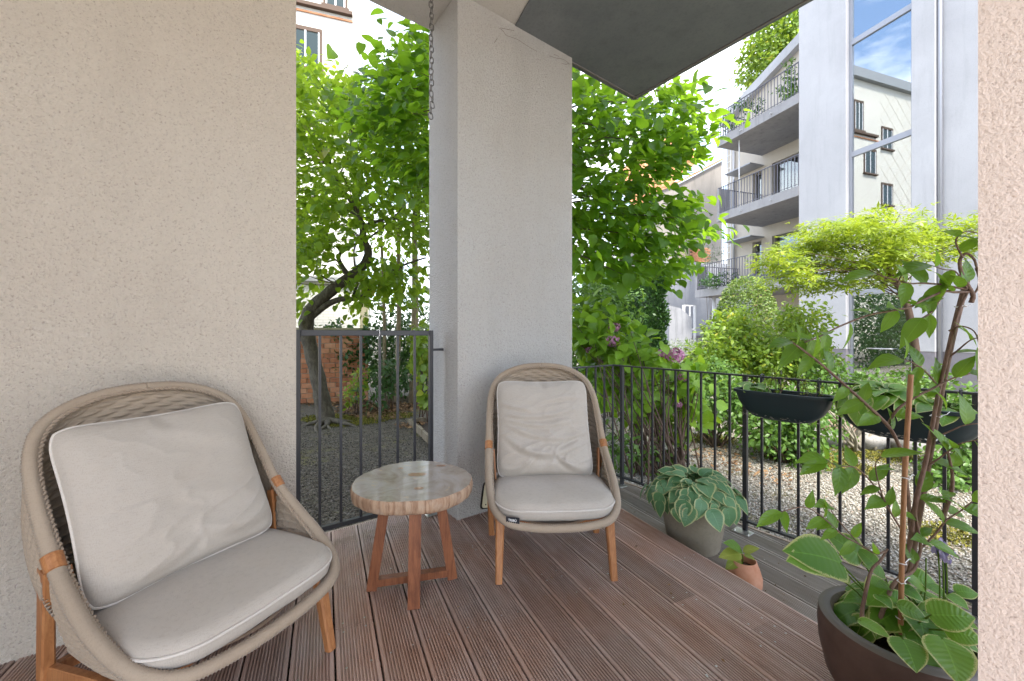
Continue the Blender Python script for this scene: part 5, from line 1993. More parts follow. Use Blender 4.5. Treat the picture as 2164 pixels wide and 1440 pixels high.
# the leaves that show largest become parts of their own
uu = CX + F * Pm[:, 0] / Pm[:, 1]; vv = HY + F * (EYE - Pm[:, 2]) / Pm[:, 1]
vis = (((uu > 1225) & (uu < 1560)) | ((uu > 640) & (uu < 895))) & (vv > 60) & (vv < 660)
score = np.where(vis, -Pm[:, 1] + Sz * 6, -99)
order = np.argsort(-score)
big = order[:290]
rest = np.setdiff1d(np.arange(ntot), big)
leaves('foliage', T_HEART, Pm[rest], A[rest], Nn[rest], Sz[rest], M['linden'], linden, seed=3)
T_HB = grid_leaf([.02, .36, .45, .43, .33, .17, .012], [0, .05, .22, .45, .68, .87, 1.05], 5, .20, .22, .10, .10)
me_l = leaf_part_mesh('linden_leaf', T_HB, M['linden_big'])
for i in big:
    place_leaf(me_l, linden, Pm[i], A[i], Nn[i], Sz[i])
mb_ = MB()
tp = catmull([(.15, 5.3, ZG), (.12, 5.32, 1.0), (.2, 5.25, 2.6), (.1, 5.3, 4.2), (.15, 5.2, 6.0)], 5)
mb_.tube(tp, [.16 - .1 * i / len(tp) for i in range(len(tp))], 10)
mb_.build('trunk', M['bark'], linden, smooth=True)
rr = random.Random(4)
mb_ = MB()
ctrs = np.concatenate([Ca, Cb])
for i in rr.sample(range(len(ctrs)), 85):
    e = Vector(ctrs[i])
    s = Vector((.15, 5.28, min(5.5, max(1.6, e.z + rr.uniform(-.2, .7)))))
    mid = s.lerp(e, .5) + Vector((0, 0, rr.uniform(.0, .22)))
    pts = catmull([s, mid, e], 5)
    mb_.tube(pts, [.016 * (1 - .85 * k_ / (len(pts) - 1)) for k_ in range(len(pts))], 5)
mb_.build('branch', M['twig'], linden, smooth=True)

# ------------------------------------------------------------------ crooked garden tree behind the gate
ct = empty('crooked_tree', gnd(690, 893, ZG), 'small tree with a crooked leaning trunk behind the metal gate', 'tree')
YT = 6.45


def upx(pts, Y, dy=None):
    return [at(u, v, Y + (dy[i] if dy else 0)) for i, (u, v) in enumerate(pts)]


tk = [(693, 905), (688, 880), (681, 845), (672, 800), (660, 750), (649, 705), (648, 678), (660, 652), (685, 628), (716, 602), (748, 580), (772, 556), (778, 532), (768, 505), (766, 478), (757, 455), (744, 430), (727, 405), (712, 380), (700, 350), (690, 310)]
rad = [.155, .135, .120, .112, .108, .112, .112, .105, .095, .085, .078, .072, .066, .06, .052, .043, .036, .030, .024, .018, .010]
pts = catmull(upx(tk, YT), 4)
rads = np.interp(np.linspace(0, 1, len(pts)), np.linspace(0, 1, len(rad)), rad)
mb_ = MB(); mb_.tube(pts, [x * (1 + .06 * math.sin(i * 1.7)) for i, x in enumerate(rads)], 12)
mb_.build('trunk', M['bark'], ct, smooth=True)
limbs = [([(660, 668), (690, 645), (718, 633), (745, 632), (768, 626), (790, 605), (815, 585), (850, 562), (900, 545)], .055),
         ([(738, 585), (722, 562), (716, 545), (724, 530), (742, 520), (764, 510)], .045),
         ([(745, 630), (757, 590), (750, 560), (748, 530), (757, 500), (752, 460)], .022),
         ([(766, 480), (790, 470), (830, 462), (880, 470), (920, 460)], .034),
         ([(757, 455), (720, 440), (690, 428), (660, 410), (630, 400)], .020),
         ([(770, 510), (810, 480), (850, 440), (885, 400)], .018),
         ([(744, 430), (775, 390), (770, 340), (768, 300)], .018),
         ([(716, 602), (690, 590), (660, 570), (630, 548)], .014),
         ([(722, 560), (690, 535), (655, 520), (625, 500)], .014),
         ([(700, 350), (670, 300), (655, 250)], .012), ([(712, 380), (740, 320), (735, 260)], .012)]
for L_, r0 in limbs:
    p = catmull(upx(L_, YT, [rr.uniform(-.25, .25) * (i / len(L_)) for i in range(len(L_))]), 4)
    mb_ = MB(); mb_.tube(p, [r0 * (1 - .75 * i / (len(p) - 1)) for i in range(len(p))], 7)
    mb_.build('limb', M['bark'], ct, smooth=True)
for a, L_, r0 in ((200, .5, .045), (250, .75, .05), (300, .7, .045), (340, .9, .05), (20, .6, .04), (275, .55, .035)):
    b0 = gnd(692, 897, ZG)
    p = [b0 + Vector((math.cos(R(a + k_ * 6 * (1 if a < 280 else -1))) * L_ * k_ / 5, math.sin(R(a)) * L_ * k_ / 5 * .8, .07 - .085 * (k_ / 5) ** 1.2)) for k_ in range(6)]
    mb_ = MB(); mb_.tube(catmull(p, 3), [r0 * (1 - .7 * i / 15) for i in range(16)], 7); mb_.build('root', M['bark'], ct, smooth=True)
r = np.random.default_rng(33)
POLY_T = [(560, 100), (640, 118), (672, 138), (700, 160), (735, 178), (790, 190), (930, 200), (930, 560), (860, 520), (800, 470), (760, 540), (700, 470), (660, 560), (600, 620), (560, 640)]
Pt_, Ct_ = crown_from_survey(POLY_T, 5.2, 8.2, 8600, r, 6, .10)
POLY_T2 = [(600, 500), (650, 470), (720, 520), (700, 590), (640, 660), (600, 690)]
Pu_, Cu_ = crown_from_survey(POLY_T2, 5.6, 7.4, 420, r, 6, .08)
POLY_T3 = [(740, 560), (800, 540), (905, 570), (905, 640), (860, 660), (800, 640), (760, 680), (735, 660)]
Pv_, Cv_ = crown_from_survey(POLY_T3, 5.8, 7.4, 720, r, 6, .08)
Pt_ = np.concatenate([Pt_, Pu_, Pv_])
n = len(Pt_)
o_ = norm_(Pt_ - np.array([-2.4, 6.5, 2.5]))
A = o_ * .5 + r.normal(0, .5, (n, 3)); A[:, 2] -= .35
Nn = np.array([0, -.25, .9]) + r.normal(0, .35, (n, 3))
leaves('foliage', T_HEART, Pt_, A, Nn, r.uniform(.06, .125, n), M['treeleaf'], ct, seed=6)
mb_ = MB()
cc = np.concatenate([Ct_, Cu_, Cv_])
lp = [Vector(p) for p in upx([(700, 350), (757, 455), (768, 505), (716, 602), (850, 562), (690, 428), (880, 470), (768, 300)], YT)]
for i in rr.sample(range(len(cc)), 90):
    e = Vector(cc[i]); s = min(lp, key=lambda q: (q - e).length)
    p = catmull([s, s.lerp(e, .5) + Vector((0, 0, rr.uniform(-.05, .12))), e], 4)
    mb_.tube(p, [.009 * (1 - .8 * k_ / (len(p) - 1)) for k_ in range(len(p))], 4)
mb_.build('twig', M['twig'], ct)

# young straight trunks and greenery behind the gate
for i, (u, v0, v1, Y, rd, lab) in enumerate([(812, 860, 500, 8.6, .045, 'thinnest pale young trunk standing left of two others'), (838, 865, 480, 8.4, .06, 'middle pale young trunk between two others'), (872, 860, 460, 8.2, .085, 'thickest pale young trunk next to the pillar')]):
    b0 = at(u, v0, Y); b0.z = ZG
    rt = empty('young_tree', b0, lab, 'tree', 'young trees behind the gate')
    t_ = at(u + (4 if i else -6), v1, Y)
    mb_ = MB(); p = catmull([b0, b0.lerp(t_, .5) + Vector((.03, 0, 0)), t_], 5); mb_.tube(p, [rd * (1 - .35 * k_ / 10) for k_ in range(11)], 8); mb_.build('trunk', M['young_bark'], rt, smooth=True)
    n = 260
    P, out = blob_points([(t_.x, t_.y, t_.z + .1, .75, .6, .8)], n, r, 6, .5, .09)
    leaves('foliage', T_OVAL, P, out + r.normal(0, .5, (n, 3)), np.array([0, -.3, .8]) + r.normal(0, .4, (n, 3)), r.uniform(.07, .13, n), M['treeleaf'], rt, seed=40 + i)
shrub('evergreen_shrub', 'dark evergreen shrub mass behind the young trunks', 'shrub', [uvblob(800, 760, 9.0, 40, 70), uvblob(850, 700, 9.6, 60, 90), uvblob(900, 740, 9.0, 50, 90), uvblob(860, 790, 8.7, 60, 45)], 5200, .10, T_RHOMB, M['shrub_dark'], 51, 9, .4, .09)
shrub('ivy_plant', 'ivy trailing over the orange brick wall', 'ivy', [uvblob(712, 700, 8.48, 30, 24, .07), uvblob(735, 760, 8.46, 18, 40, .06), uvblob(705, 780, 8.46, 16, 40, .06), uvblob(655, 820, 8.46, 22, 50, .08), uvblob(660, 720, 8.46, 14, 40, .06), uvblob(775, 745, 8.5, 12, 60, .10)], 900, .085, T_HEART, M['shrub_dark'], 52, 6, .5, .05, up=.1)
shrub('leafy_seedling', 'bright leafy seedling in front of the brick wall end', 'plant', [uvblob(745, 820, 7.2, 18, 26, .15), uvblob(765, 800, 7.3, 16, 20, .15), uvblob(740, 845, 7.1, 16, 14, .12)], 120, .10, T_OVAL, M['shrub_yellow'], 53, 4, .5, .05, stems=2)
shrub('fern_clump', 'arching dark leafy clump beside the timber boards', 'plant', [uvblob(810, 800, 7.6, 40, 30, .3), uvblob(785, 845, 7.0, 30, 22, .2), uvblob(840, 790, 7.8, 40, 30, .3)], 520, .13, T_NARROW, M['shrub_dark'], 54, 5, .45, .08, stems=3)
shrub('light_climber', 'pale green climber beside the pillar edge', 'plant', [uvblob(898, 750, 6.6, 22, 60, .2), uvblob(880, 730, 6.8, 18, 50, .2), uvblob(905, 830, 6.4, 14, 50, .15)], 260, .11, T_HEART, M['shrub_yellow'], 55, 5, .5, .06, stems=2)

# ------------------------------------------------------------------ hydrangea beside the chair
hy = empty('hydrangea_bush', gnd(1395, 1000, ZG), 'hydrangea bush with pink flower heads behind the railing corner', 'shrub')
r = np.random.default_rng(61)
hb = [uvblob(1240, 700, 4.7, 45, 70, .4), uvblob(1300, 720, 4.6, 50, 45, .4), uvblob(1370, 750, 4.5, 60, 40, .4), uvblob(1420, 820, 4.5, 50, 60, .4), uvblob(1340, 830, 4.6, 60, 50, .4), uvblob(1270, 800, 4.6, 50, 60, .35), uvblob(1450, 780, 4.6, 30, 35, .3), uvblob(1440, 890, 4.5, 30, 40, .3)]
n = 1050
P, out = blob_points(hb, n, r, 5, .45, .08)
A = out * .5 + r.normal(0, .45, (n, 3)); A[:, 2] -= .25
Nn = np.array([0, -.45, .8]) + r.normal(0, .35, (n, 3))
Sz = r.uniform(.08, .16, n)
order = np.argsort(P[:, 1] - Sz * 4)
bigs, rest = order[:200], order[200:]
leaves('foliage', T_HEART, P[rest], A[rest], Nn[rest], Sz[rest], M['hydrangea'], hy, seed=62)
T_HYD = grid_leaf([.02, .24, .36, .38, .28, .13, .01], [0, .12, .3, .5, .72, .9, 1.0], 5, .16, .2, .03, .06)
me_h = leaf_part_mesh('hydrangea_leaf', T_HYD, M['hyd_big'])
for i in bigs:
    place_leaf(me_h, hy, P[i], A[i], Nn[i], Sz[i])
mb_ = MB()
for i in range(70):
    s = gnd(1395, 1000, ZG) + Vector((rr.gauss(0, .16), rr.gauss(0, .14), 0))
    b_ = rr.choice(hb)
    e = Vector(b_[:3]) + Vector((rr.uniform(-.8, .8) * b_[3], rr.uniform(-.8, .8) * b_[4], rr.uniform(-.6, .6) * b_[5]))
    p = catmull([s, s.lerp(e, .45) + Vector((rr.uniform(-.12, .12), rr.uniform(-.1, .1), .12)), e], 5)
    mb_.tube(p, [.009 * (1 - .65 * k_ / (len(p) - 1)) for k_ in range(len(p))], 5)
mb_.build('stem', M['twig'], hy, smooth=True)
for (u, v, Y, s) in [(1298, 692, 4.4, 13), (1295, 722, 4.35, 16), (1282, 732, 4.5, 10), (1246, 740, 4.5, 9), (1400, 748, 4.3, 15), (1427, 751, 4.2, 20), (1443, 798, 4.3, 11), (1434, 855, 4.3, 8), (1258, 700, 4.6, 8)]:
    c = at(u, v, Y); rad_ = s / F * Y
    n = 90
    d = norm_(r.normal(size=(n, 3)))
    leaves('flower_head', T_RHOMB, np.array(c) + d * rad_ * np.array([1, 1, .7]) * r.uniform(.75, 1, (n, 1)), np.cross(d, r.normal(size=(n, 3))), d, np.full(n, rad_ * .55), M['flower'], hy, kind=None, seed=int(u))
# low twiggy undergrowth at the hydrangea foot
shrub('ground_cover', 'small leafy ground cover at the foot of the hydrangea', 'plant', [uvblob(1340, 960, 4.1, 50, 40, .25), uvblob(1300, 930, 4.2, 40, 50, .25), uvblob(1420, 960, 4.2, 40, 40, .25)], 420, .06, T_OVAL, M['shrub'], 63, 6, .5, .06, stems=6, stem_r=.006)

# ------------------------------------------------------------------ hedges, topiary and bushes across the gravel
def boxed(n, r, x0, x1, y0, y1, z0, z1):
    P = np.stack([r.uniform(x0, x1, n), r.uniform(y0, y1, n), r.uniform(z0, z1, n)], -1)
    f = r.integers(0, 3, n)
    P[:, 1] = np.where(f == 0, y0 + np.abs(r.normal(0, .05, n)), P[:, 1])
    P[:, 0] = np.where(f == 1, x1 - np.abs(r.normal(0, .05, n)), P[:, 0])
    P[:, 2] = np.where((f == 2), z1 - np.abs(r.normal(0, .05, n)), P[:, 2])
    out = np.where((f == 0)[:, None], [0, -1, 0], np.where((f == 1)[:, None], [1, 0, 0], [0, 0, 1])).astype(float)
    return P, out


th = empty('clipped_hedge', (2.45, 8.6, ZG), 'tall clipped dark green hedge block beside the grey wall', 'hedge')
r = np.random.default_rng(71)
n = 15000
P, out = boxed(n, r, 1.55, 3.12, 8.1, 9.3, ZG, 2.42)
P += .05 * np.sin(P[:, [2, 0, 1]] * 9)
leaves('foliage', T_RHOMB, P, out + r.normal(0, .5, (n, 3)) + np.array([0, 0, .5]), out + r.normal(0, .5, (n, 3)), r.uniform(.05, .11, n), M['thuja'], th, seed=72)
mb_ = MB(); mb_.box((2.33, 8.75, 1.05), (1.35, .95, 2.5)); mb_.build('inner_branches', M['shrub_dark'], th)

shrub('topiary_dome', 'tall clipped dome shaped topiary bush below the lowest balcony', 'shrub', [uvblob(1576, 690, 9.4, 60, 100, .62), uvblob(1576, 650, 9.4, 50, 66, .55)], 9000, .055, T_OVAL, M['topiary'], 73, 0, .10, .03)
yb = shrub('leafy_bush', 'broad bright green bush left below the topiary dome', 'shrub', [uvblob(1540, 715, 7.2, 55, 60, .5), uvblob(1510, 770, 6.8, 45, 60, .5), uvblob(1585, 770, 6.9, 50, 60, .5), uvblob(1560, 690, 7.4, 40, 40, .4)], 4200, .085, T_OVAL, M['shrub_yellow'], 74, 8, .4, .07, stems=4)
shrub('leafy_bush', 'broad bright green bush right of the topiary dome before the glazed stair', 'shrub', [uvblob(1675, 720, 7.0, 60, 60, .5), uvblob(1700, 770, 6.7, 55, 50, .5), uvblob(1640, 770, 6.6, 50, 50, .5), uvblob(1690, 675, 7.3, 50, 40, .4)], 4200, .08, T_OVAL, M['shrub_yellow'], 75, 8, .4, .07, stems=4)
shrub('grey_bush', 'soft grey green bush in front of the white frame', 'shrub', [uvblob(1440, 750, 9.5, 45, 34, .6), uvblob(1480, 745, 10, 40, 30, .6), uvblob(1420, 770, 9.0, 30, 30, .5)], 3800, .06, T_NARROW, M['lavender'], 76, 0, .3, .05)
AZ = [('azalea dwarf bush with low branches behind the second planter gap', 0)]
shrub('azalea_shrub', 'open leafy azalea whose stems rise from the gravel left of the planter boxes', 'shrub', [uvblob(1510, 850, 5.1, 60, 60, .4), uvblob(1460, 830, 5.2, 30, 40, .3), uvblob(1560, 850, 5.0, 40, 50, .35), uvblob(1510, 800, 5.3, 50, 40, .35)], 2400, .06, T_OVAL, M['shrub'], 77, 7, .45, .06, stems=4, group='azaleas behind the railing', stem_r=.014)
shrub('azalea_shrub', 'dark leaved azalea on twisting bare stems below the planter box by the chair', 'shrub', [uvblob(1640, 900, 4.5, 60, 40, .35), uvblob(1600, 910, 4.6, 40, 40, .3), uvblob(1690, 900, 4.5, 50, 45, .35), uvblob(1650, 850, 4.8, 60, 40, .35), uvblob(1700, 960, 4.3, 40, 25, .25)], 2600, .065, T_OVAL, M['shrub'], 78, 7, .45, .06, stems=4, group='azaleas behind the railing', stem_r=.016)
shrub('azalea_shrub', 'pale leaved azalea by the side wall behind the second planter box', 'shrub', [uvblob(2020, 980, 3.9, 50, 50, .3), uvblob(2050, 920, 4.0, 60, 50, .35), uvblob(1990, 1010, 3.8, 30, 40, .25), uvblob(2030, 860, 4.2, 50, 50, .3)], 1900, .065, T_OVAL, M['shrub'], 79, 7, .45, .06, stems=5, group='azaleas behind the railing', stem_r=.012)
bbr = shrub('bare_shrub', 'pale bare branched shrub spreading in front of the boulders', 'shrub', [uvblob(1800, 880, 4.9, 60, 40, .35), uvblob(1760, 860, 5.0, 60, 40, .35), uvblob(1850, 850, 5.0, 50, 40, .3)], 260, .05, T_OVAL, M['shrub'], 80, 5, .5, .06, stems=6, stem_mat='pale_twig', stem_r=.020)
shrub('back_shrub', 'leafy shrub seen between the planter boxes and the glass door', 'shrub', [uvblob(1760, 800, 6.0, 50, 40, .4), uvblob(1850, 820, 5.8, 60, 36, .4), uvblob(1950, 820, 5.6, 60, 40, .4), uvblob(1730, 850, 5.8, 40, 40, .35)], 3000, .06, T_OVAL, M['shrub'], 81, 8, .45, .06, stems=3)
# shrubs on the far left of the hydrangea, filling the garden depth
shrub('garden_shrub', 'mid green garden shrubs behind the hydrangea', 'shrub', [uvblob(1260, 640, 7.0, 90, 70, .7), uvblob(1250, 760, 6.6, 90, 70, .7), uvblob(1400, 790, 7.2, 50, 40, .5)], 4200, .09, T_OVAL, M['shrub'], 82, 9, .4, .09, stems=3)

shrub('evergreen_hedge', 'loose dark evergreen hedge far behind the linden', 'hedge', [(x_, 12.3 + .15 * x_, 1.6, .9, .8, 2.0) for x_ in (-1.5, -.3, .9, 2.1, 3.2)], 7000, .14, T_RHOMB, M['shrub_dark'], 83, 9, .35, .12)

# japanese maple: flat layered sprays
mp_ = empty('maple_tree', at(1925, 850, 6.0).xy.to_3d() + Z * ZG, 'yellow green japanese maple with layered sprays before the glazed stair', 'tree')
r = np.random.default_rng(91)
lay = []
MPL = [(1640, 545, 70, 12), (1700, 520, 80, 14), (1690, 560, 70, 12), (1780, 480, 90, 14), (1760, 520, 110, 16), (1850, 470, 90, 14), (1880, 500, 110, 16), (1960, 490, 100, 14), (2020, 480, 70, 12), (1800, 560, 110, 16),
       (1880, 545, 110, 16), (1720, 600, 60, 12), (1650, 590, 50, 10), (1790, 600, 70, 12), (1960, 530, 90, 14), (2030, 520, 60, 12), (1860, 590, 70, 10), (1690, 575, 40, 20), (1740, 495, 60, 10), (1830, 460, 50, 8)]
for u, v, ru, rv in MPL:
    Y = r.uniform(5.3, 6.5)
    p = at(u, v, Y); lay.append((p.x, p.y, p.z, ru / F * Y, ru / F * Y * .9, rv / F * Y))
n = 6200
P, out = blob_points(lay, n, r, 6, .5, .06)
P[:, 2] -= .06 * (np.abs(P[:, 0] - 5.2)) ** 1.3 * .35
A = out * np.array([1, 1, .2]) + r.normal(0, .4, (n, 3)); A[:, 2] -= .25
Nn = np.array([0, -.15, 1.0]) + r.normal(0, .25, (n, 3))
leaves('foliage', T_MAPLE, P, A, Nn, r.uniform(.07, .12, n), M['maple'], mp_, seed=92)
tp = catmull(upx([(1936, 860), (1938, 790), (1932, 720), (1915, 640), (1895, 600), (1880, 575), (1866, 540)], 6.0), 4)
mb_ = MB(); mb_.tube(tp, [.060 - .035 * i / len(tp) for i in range(len(tp))], 9); mb_.build('trunk', M['twig'], mp_, smooth=True)
mb_ = MB()
for l_ in lay:
    for q in range(2):
        s = tp[rr.randrange(len(tp) // 2, len(tp))]
        e = Vector(l_[:3]) + Vector((rr.uniform(-.9, .9) * l_[3], rr.uniform(-.9, .9) * l_[4], 0))
        p = catmull([s, s.lerp(e, .5) + Vector((0, 0, rr.uniform(.02, .16))), e], 4)
        mb_.tube(p, [.010 * (1 - .8 * k_ / (len(p) - 1)) for k_ in range(len(p))], 4)
mb_.build('branch', M['twig'], mp_, smooth=True)

# roof tree / climbers on the balcony building and balcony plants
shrub('roof_creeper', 'dense sunlit creeper covering the roof above the top balcony', 'plant', [uvblob(1640, 95, 19.5, 60, 75, 1.2), uvblob(1597, 140, 19.5, 30, 50, .9), uvblob(1675, 50, 19.5, 55, 65, 1.2)], 5200, .20, T_OVAL, M['shrub_yellow'], 95, 8, .25, .16, zmin=9)
shrub('balcony_climber', 'flowering climber on the top balcony railing next to the white wall', 'plant', [uvblob(1670, 160, 13.6, 14, 40, .2), uvblob(1655, 195, 13.9, 20, 12, .2), uvblob(1678, 200, 13.2, 18, 10, .25)], 500, .10, T_OVAL, M['shrub'], 96, 6, .4, .06, zmin=8)
shrub('balcony_shrub', 'low leafy plants along the left of the top balcony', 'plant', [uvblob(1545, 258, 15.6, 22, 16, .3), uvblob(1570, 225, 16.0, 16, 16, .3), uvblob(1595, 225, 15.8, 18, 12, .3)], 420, .10, T_OVAL, M['shrub_dark'], 97, 6, .4, .08, zmin=8)
shrub('potted_olive', 'small olive tree rising above the lowest balcony screen', 'tree', [uvblob(1505, 535, 16.5, 18, 20, .4), uvblob(1498, 550, 16.5, 12, 14, .3)], 260, .10, T_NARROW, M['lavender'], 98, 5, .5, .08, stems=2, zmin=3)
shrub('balcony_shrub', 'leafy pots behind the bars of the lowest balcony', 'plant', [uvblob(1520, 590, 15.8, 40, 12, .3), uvblob(1500, 595, 16.0, 20, 14, .3)], 420, .10, T_OVAL, M['shrub_dark'], 99, 6, .4, .08, zmin=3)

# ------------------------------------------------------------------ hosta leaves
def hosta_T(wave):
    ys = [0, .05, .14, .27, .42, .57, .71, .83, .93, 1.0]
    ws = [.05, .25, .375, .43, .425, .375, .29, .185, .085, .004]
    return grid_leaf(ws, ys, 9, .10, .34, .09, wave)


me_hb = [leaf_part_mesh('hosta_leaf', hosta_T(w), M['hosta_blue']) for w in (.06, .12, -.08)]
me_hg = [leaf_part_mesh('hosta_leaf', hosta_T(w), M['hosta_green']) for w in (.05, .10, -.07)]


def hosta(label, center, n, rad, L0, L1, height, meshes, seed, stalk_mat='shrub', group=None, flat=1.0, width=1.0, name='hosta_plant'):
    rr_ = random.Random(seed)
    c = Vector(center)
    root = empty(name, c, label, 'plant', group)
    mb_ = MB()
    for i in range(n):
        f = (i + .5) / n                       # 0 inner .. 1 outer
        az = i * 2.39996 + rr_.uniform(-.3, .3)
        d = Vector((math.cos(az), math.sin(az), 0))
        rb_ = rad * (.15 + .62 * f) * rr_.uniform(.85, 1.1)
        zb = height * (1 - .55 * f ** 2) * rr_.uniform(.8, 1.1)
        p = c + d * rb_ + Z * zb
        el = R(22 - 92 * f * flat + rr_.uniform(-16, 16))
        a = d * math.cos(el) + Z * math.sin(el) + Vector((-d.y, d.x, 0)) * rr_.uniform(-.35, .35)
        nn = Z * math.cos(el) - d * math.sin(el) + Vector((rr_.uniform(-.3, .3), rr_.uniform(-.3, .3) - .12, 0))
        L = rr_.uniform(L0, L1)
        place_leaf(rr_.choice(meshes), root, p, a, nn, L, width * rr_.uniform(.85, 1.1))
        q = c + d * (rad * .1)
        mb_.tube([q, q.lerp(p, .55) + Z * .03, p + a.normalized() * .01], .0028, 5)
    mb_.build('stalk', M[stalk_mat], root, smooth=True)
    return root


hosta('dense blue green hosta with cream leaf margins in the grey brown pot', (1.127, 2.50, .115), 240, .345, .070, .118, .175, me_hb, 5, width=1.1)
# seed stalks
hs = hosta('fresh hosta sprouts in the planter box closer to the chair', pmA + D1 * .15 + Z * .82, 12, .06, .07, .11, .035, me_hg, 6)
# small shoots + dead stems in the first box
for i in range(3):
    pass
hosta('lush light green hosta filling the planter box behind the cane', pmB + D1 * .09 + Z * .82, 52, .19, .09, .15, .085, me_hg, 7, flat=.8)
hosta('few hosta leaves at the near end of the planter box by the side wall', pmB - D1 * .13 + Z * .815, 12, .10, .07, .12, .04, me_hg, 8, flat=.8)
# yellow-green plant standing in box A (twiggy shoots)
r = np.random.default_rng(121)
sh = empty('box_seedlings', pmA - D1 * .0 + Z * .81, 'thin twiggy seedlings in the planter box closer to the chair', 'plant')
mb_ = MB(); PP = []
for i in range(16):
    p = pmA + D1 * rr.uniform(-.2, .12) + D2 * rr.uniform(-.03, .03) + Z * .805
    h = rr.uniform(.04, .16)
    q = p + Vector((rr.uniform(-.05, .05), rr.uniform(-.04, .04), h))
    mb_.tube([p, p.lerp(q, .5) + Vector((.01, 0, 0)), q], .0016, 4)
    for k_ in range(int(h * 60)):
        PP.append(p.lerp(q, rr.uniform(.3, 1)))
tag(mb_.build('stem', M['twig'], sh), kind='stuff')
PP = np.array([tuple(p) for p in PP]); n = len(PP)
leaves('foliage', T_OVAL, PP, r.normal(size=(n, 3)), np.array([0, -.4, 1.0]) + r.normal(0, .4, (n, 3)), r.uniform(.012, .03, n), M['shrub_yellow'], sh, seed=122)

# terracotta pot seedling
ts = empty('potted_seedling', (1.20, 2.085, -.03), 'little yellowing seedling in the terracotta pot', 'plant')
T_OV5 = grid_leaf([.012, .16, .24, .25, .18, .09, .005], [0, .12, .3, .5, .72, .88, 1], 5, .25, .3, 0, .08)
me_y = leaf_part_mesh('seedling_leaf', T_OV5, M['yellow_leaf'])
me_c = leaf_part_mesh('climber_leaf', T_OV5, M['climber_leaf'])
mb_ = MB(); b0 = Vector((1.19, 2.085, -.03)); t0 = Vector((1.185, 2.08, .065))
mb_.tube(catmull([b0, b0.lerp(t0, .5) + Vector((.008, 0, 0)), t0], 4), .0028, 6); mb_.build('stem', M['shrub_yellow'], ts, smooth=True)
for u0, v0, u1, v1, me_ in ((1568, 1165, 1545, 1145, me_c), (1570, 1166, 1596, 1156, me_y), (1566, 1172, 1532, 1170, me_y), (1564, 1180, 1540, 1196, me_y), (1572, 1172, 1592, 1178, me_y)):
    a, b_ = at(u0, v0, 2.08), at(u1, v1, 2.05)
    place_leaf(me_, ts, a, b_ - a, Vector((.1, -.5, .85)), (b_ - a).length * 1.15, 1.2)

# ------------------------------------------------------------------ big bowl: hosta, climber, canes
ch_ = Vector((1.235, 1.262, .235))
bh = hosta('large green hosta with cream margins spilling over the dark bowl', ch_, 58, .20, .075, .125, .10, me_hg, 9, flat=.9, width=1.0)
PXL = [  # base u,v  tip u,v  base Y, tip Y, width
    (1775, 1190, 1694, 1152, 1.30, 1.27, .95), (1738, 1192, 1687, 1174, 1.29, 1.26, 1.0), (1818, 1178, 1766, 1130, 1.36, 1.38, 1.15), (1850, 1195, 1820, 1160, 1.34, 1.36, 1.1),
    (1790, 1215, 1745, 1192, 1.30, 1.29, .9), (1868, 1215, 1835, 1190, 1.32, 1.33, 1.0), (1908, 1352, 1938, 1402, 1.06, 1.00, 1.3), (1992, 1352, 2034, 1426, 1.04, .965, 1.25),
    (1968, 1300, 2052, 1298, 1.10, 1.06, 1.1), (2000, 1332, 2072, 1345, 1.08, 1.04, 1.1), (1900, 1278, 1962, 1306, 1.16, 1.12, .9), (1818, 1312, 1876, 1334, 1.14, 1.09, .75),
    (1956, 1232, 1998, 1254, 1.30, 1.25, 1.1), (1924, 1216, 1984, 1234, 1.32, 1.28, 1.1), (2006, 1258, 2044, 1278, 1.22, 1.18, 1.2), (1884, 1262, 1930, 1272, 1.22, 1.2, 1.1), (1855, 1258, 1884, 1276, 1.2, 1.16, 1.2),
    (2020, 1250, 2066, 1250, 1.24, 1.22, 1.0), (1905, 1240, 1950, 1262, 1.26, 1.22, 1.1), (2010, 1300, 2062, 1318, 1.12, 1.08, 1.0), (1880, 1240, 1850, 1262, 1.25, 1.2, 1.0)]
mb_ = MB()
for i, (u0, v0, u1, v1, ya, yb_, w) in enumerate(PXL):
    a, b_ = at(u0, v0, ya), at(u1, v1, yb_)
    mid = Vector((-.1, -.55, .8)) + Vector((rr.uniform(-.25, .25), 0, rr.uniform(-.1, .1)))
    place_leaf(me_hg[i % 3], bh, a, b_ - a, mid, (b_ - a).length * 1.08, w)
    q = ch_ + Vector(((a - ch_).x * .15, (a - ch_).y * .15, 0))
    mb_.tube([q, q.lerp(a, .5) + Z * .02, a], .0028, 5)
mb_.build('stalk', M['shrub_yellow'], bh, smooth=True)
# flower stalks with violet bells
for u0, u1, v1 in ((1994, 1990, 1150), (2000, 1998, 1165), (1985, 1982, 1158), (1950, 1957, 1180)):
    a, b_ = at(u0, 1300, 1.24), at(u1, v1, 1.27)
    m_ = MB(); m_.tube(catmull([a, a.lerp(b_, .5) + Vector((.004, 0, 0)), b_], 4), .0022, 5); m_.build('flower_stalk', M['shrub_yellow'], bh, smooth=True)
    if u1 > 1960:
        n = 16
        r = np.random.default_rng(u1)
        P = np.array(b_) + r.normal(0, .008, (n, 3)) * np.array([1, 1, 1.6])
        leaves('flower', T_OVAL, P, np.array([0, 0, -1]) + r.normal(0, .35, (n, 3)), r.normal(size=(n, 3)), r.uniform(.016, .026, n), M['bluebell'], bh, kind=None, seed=u1)

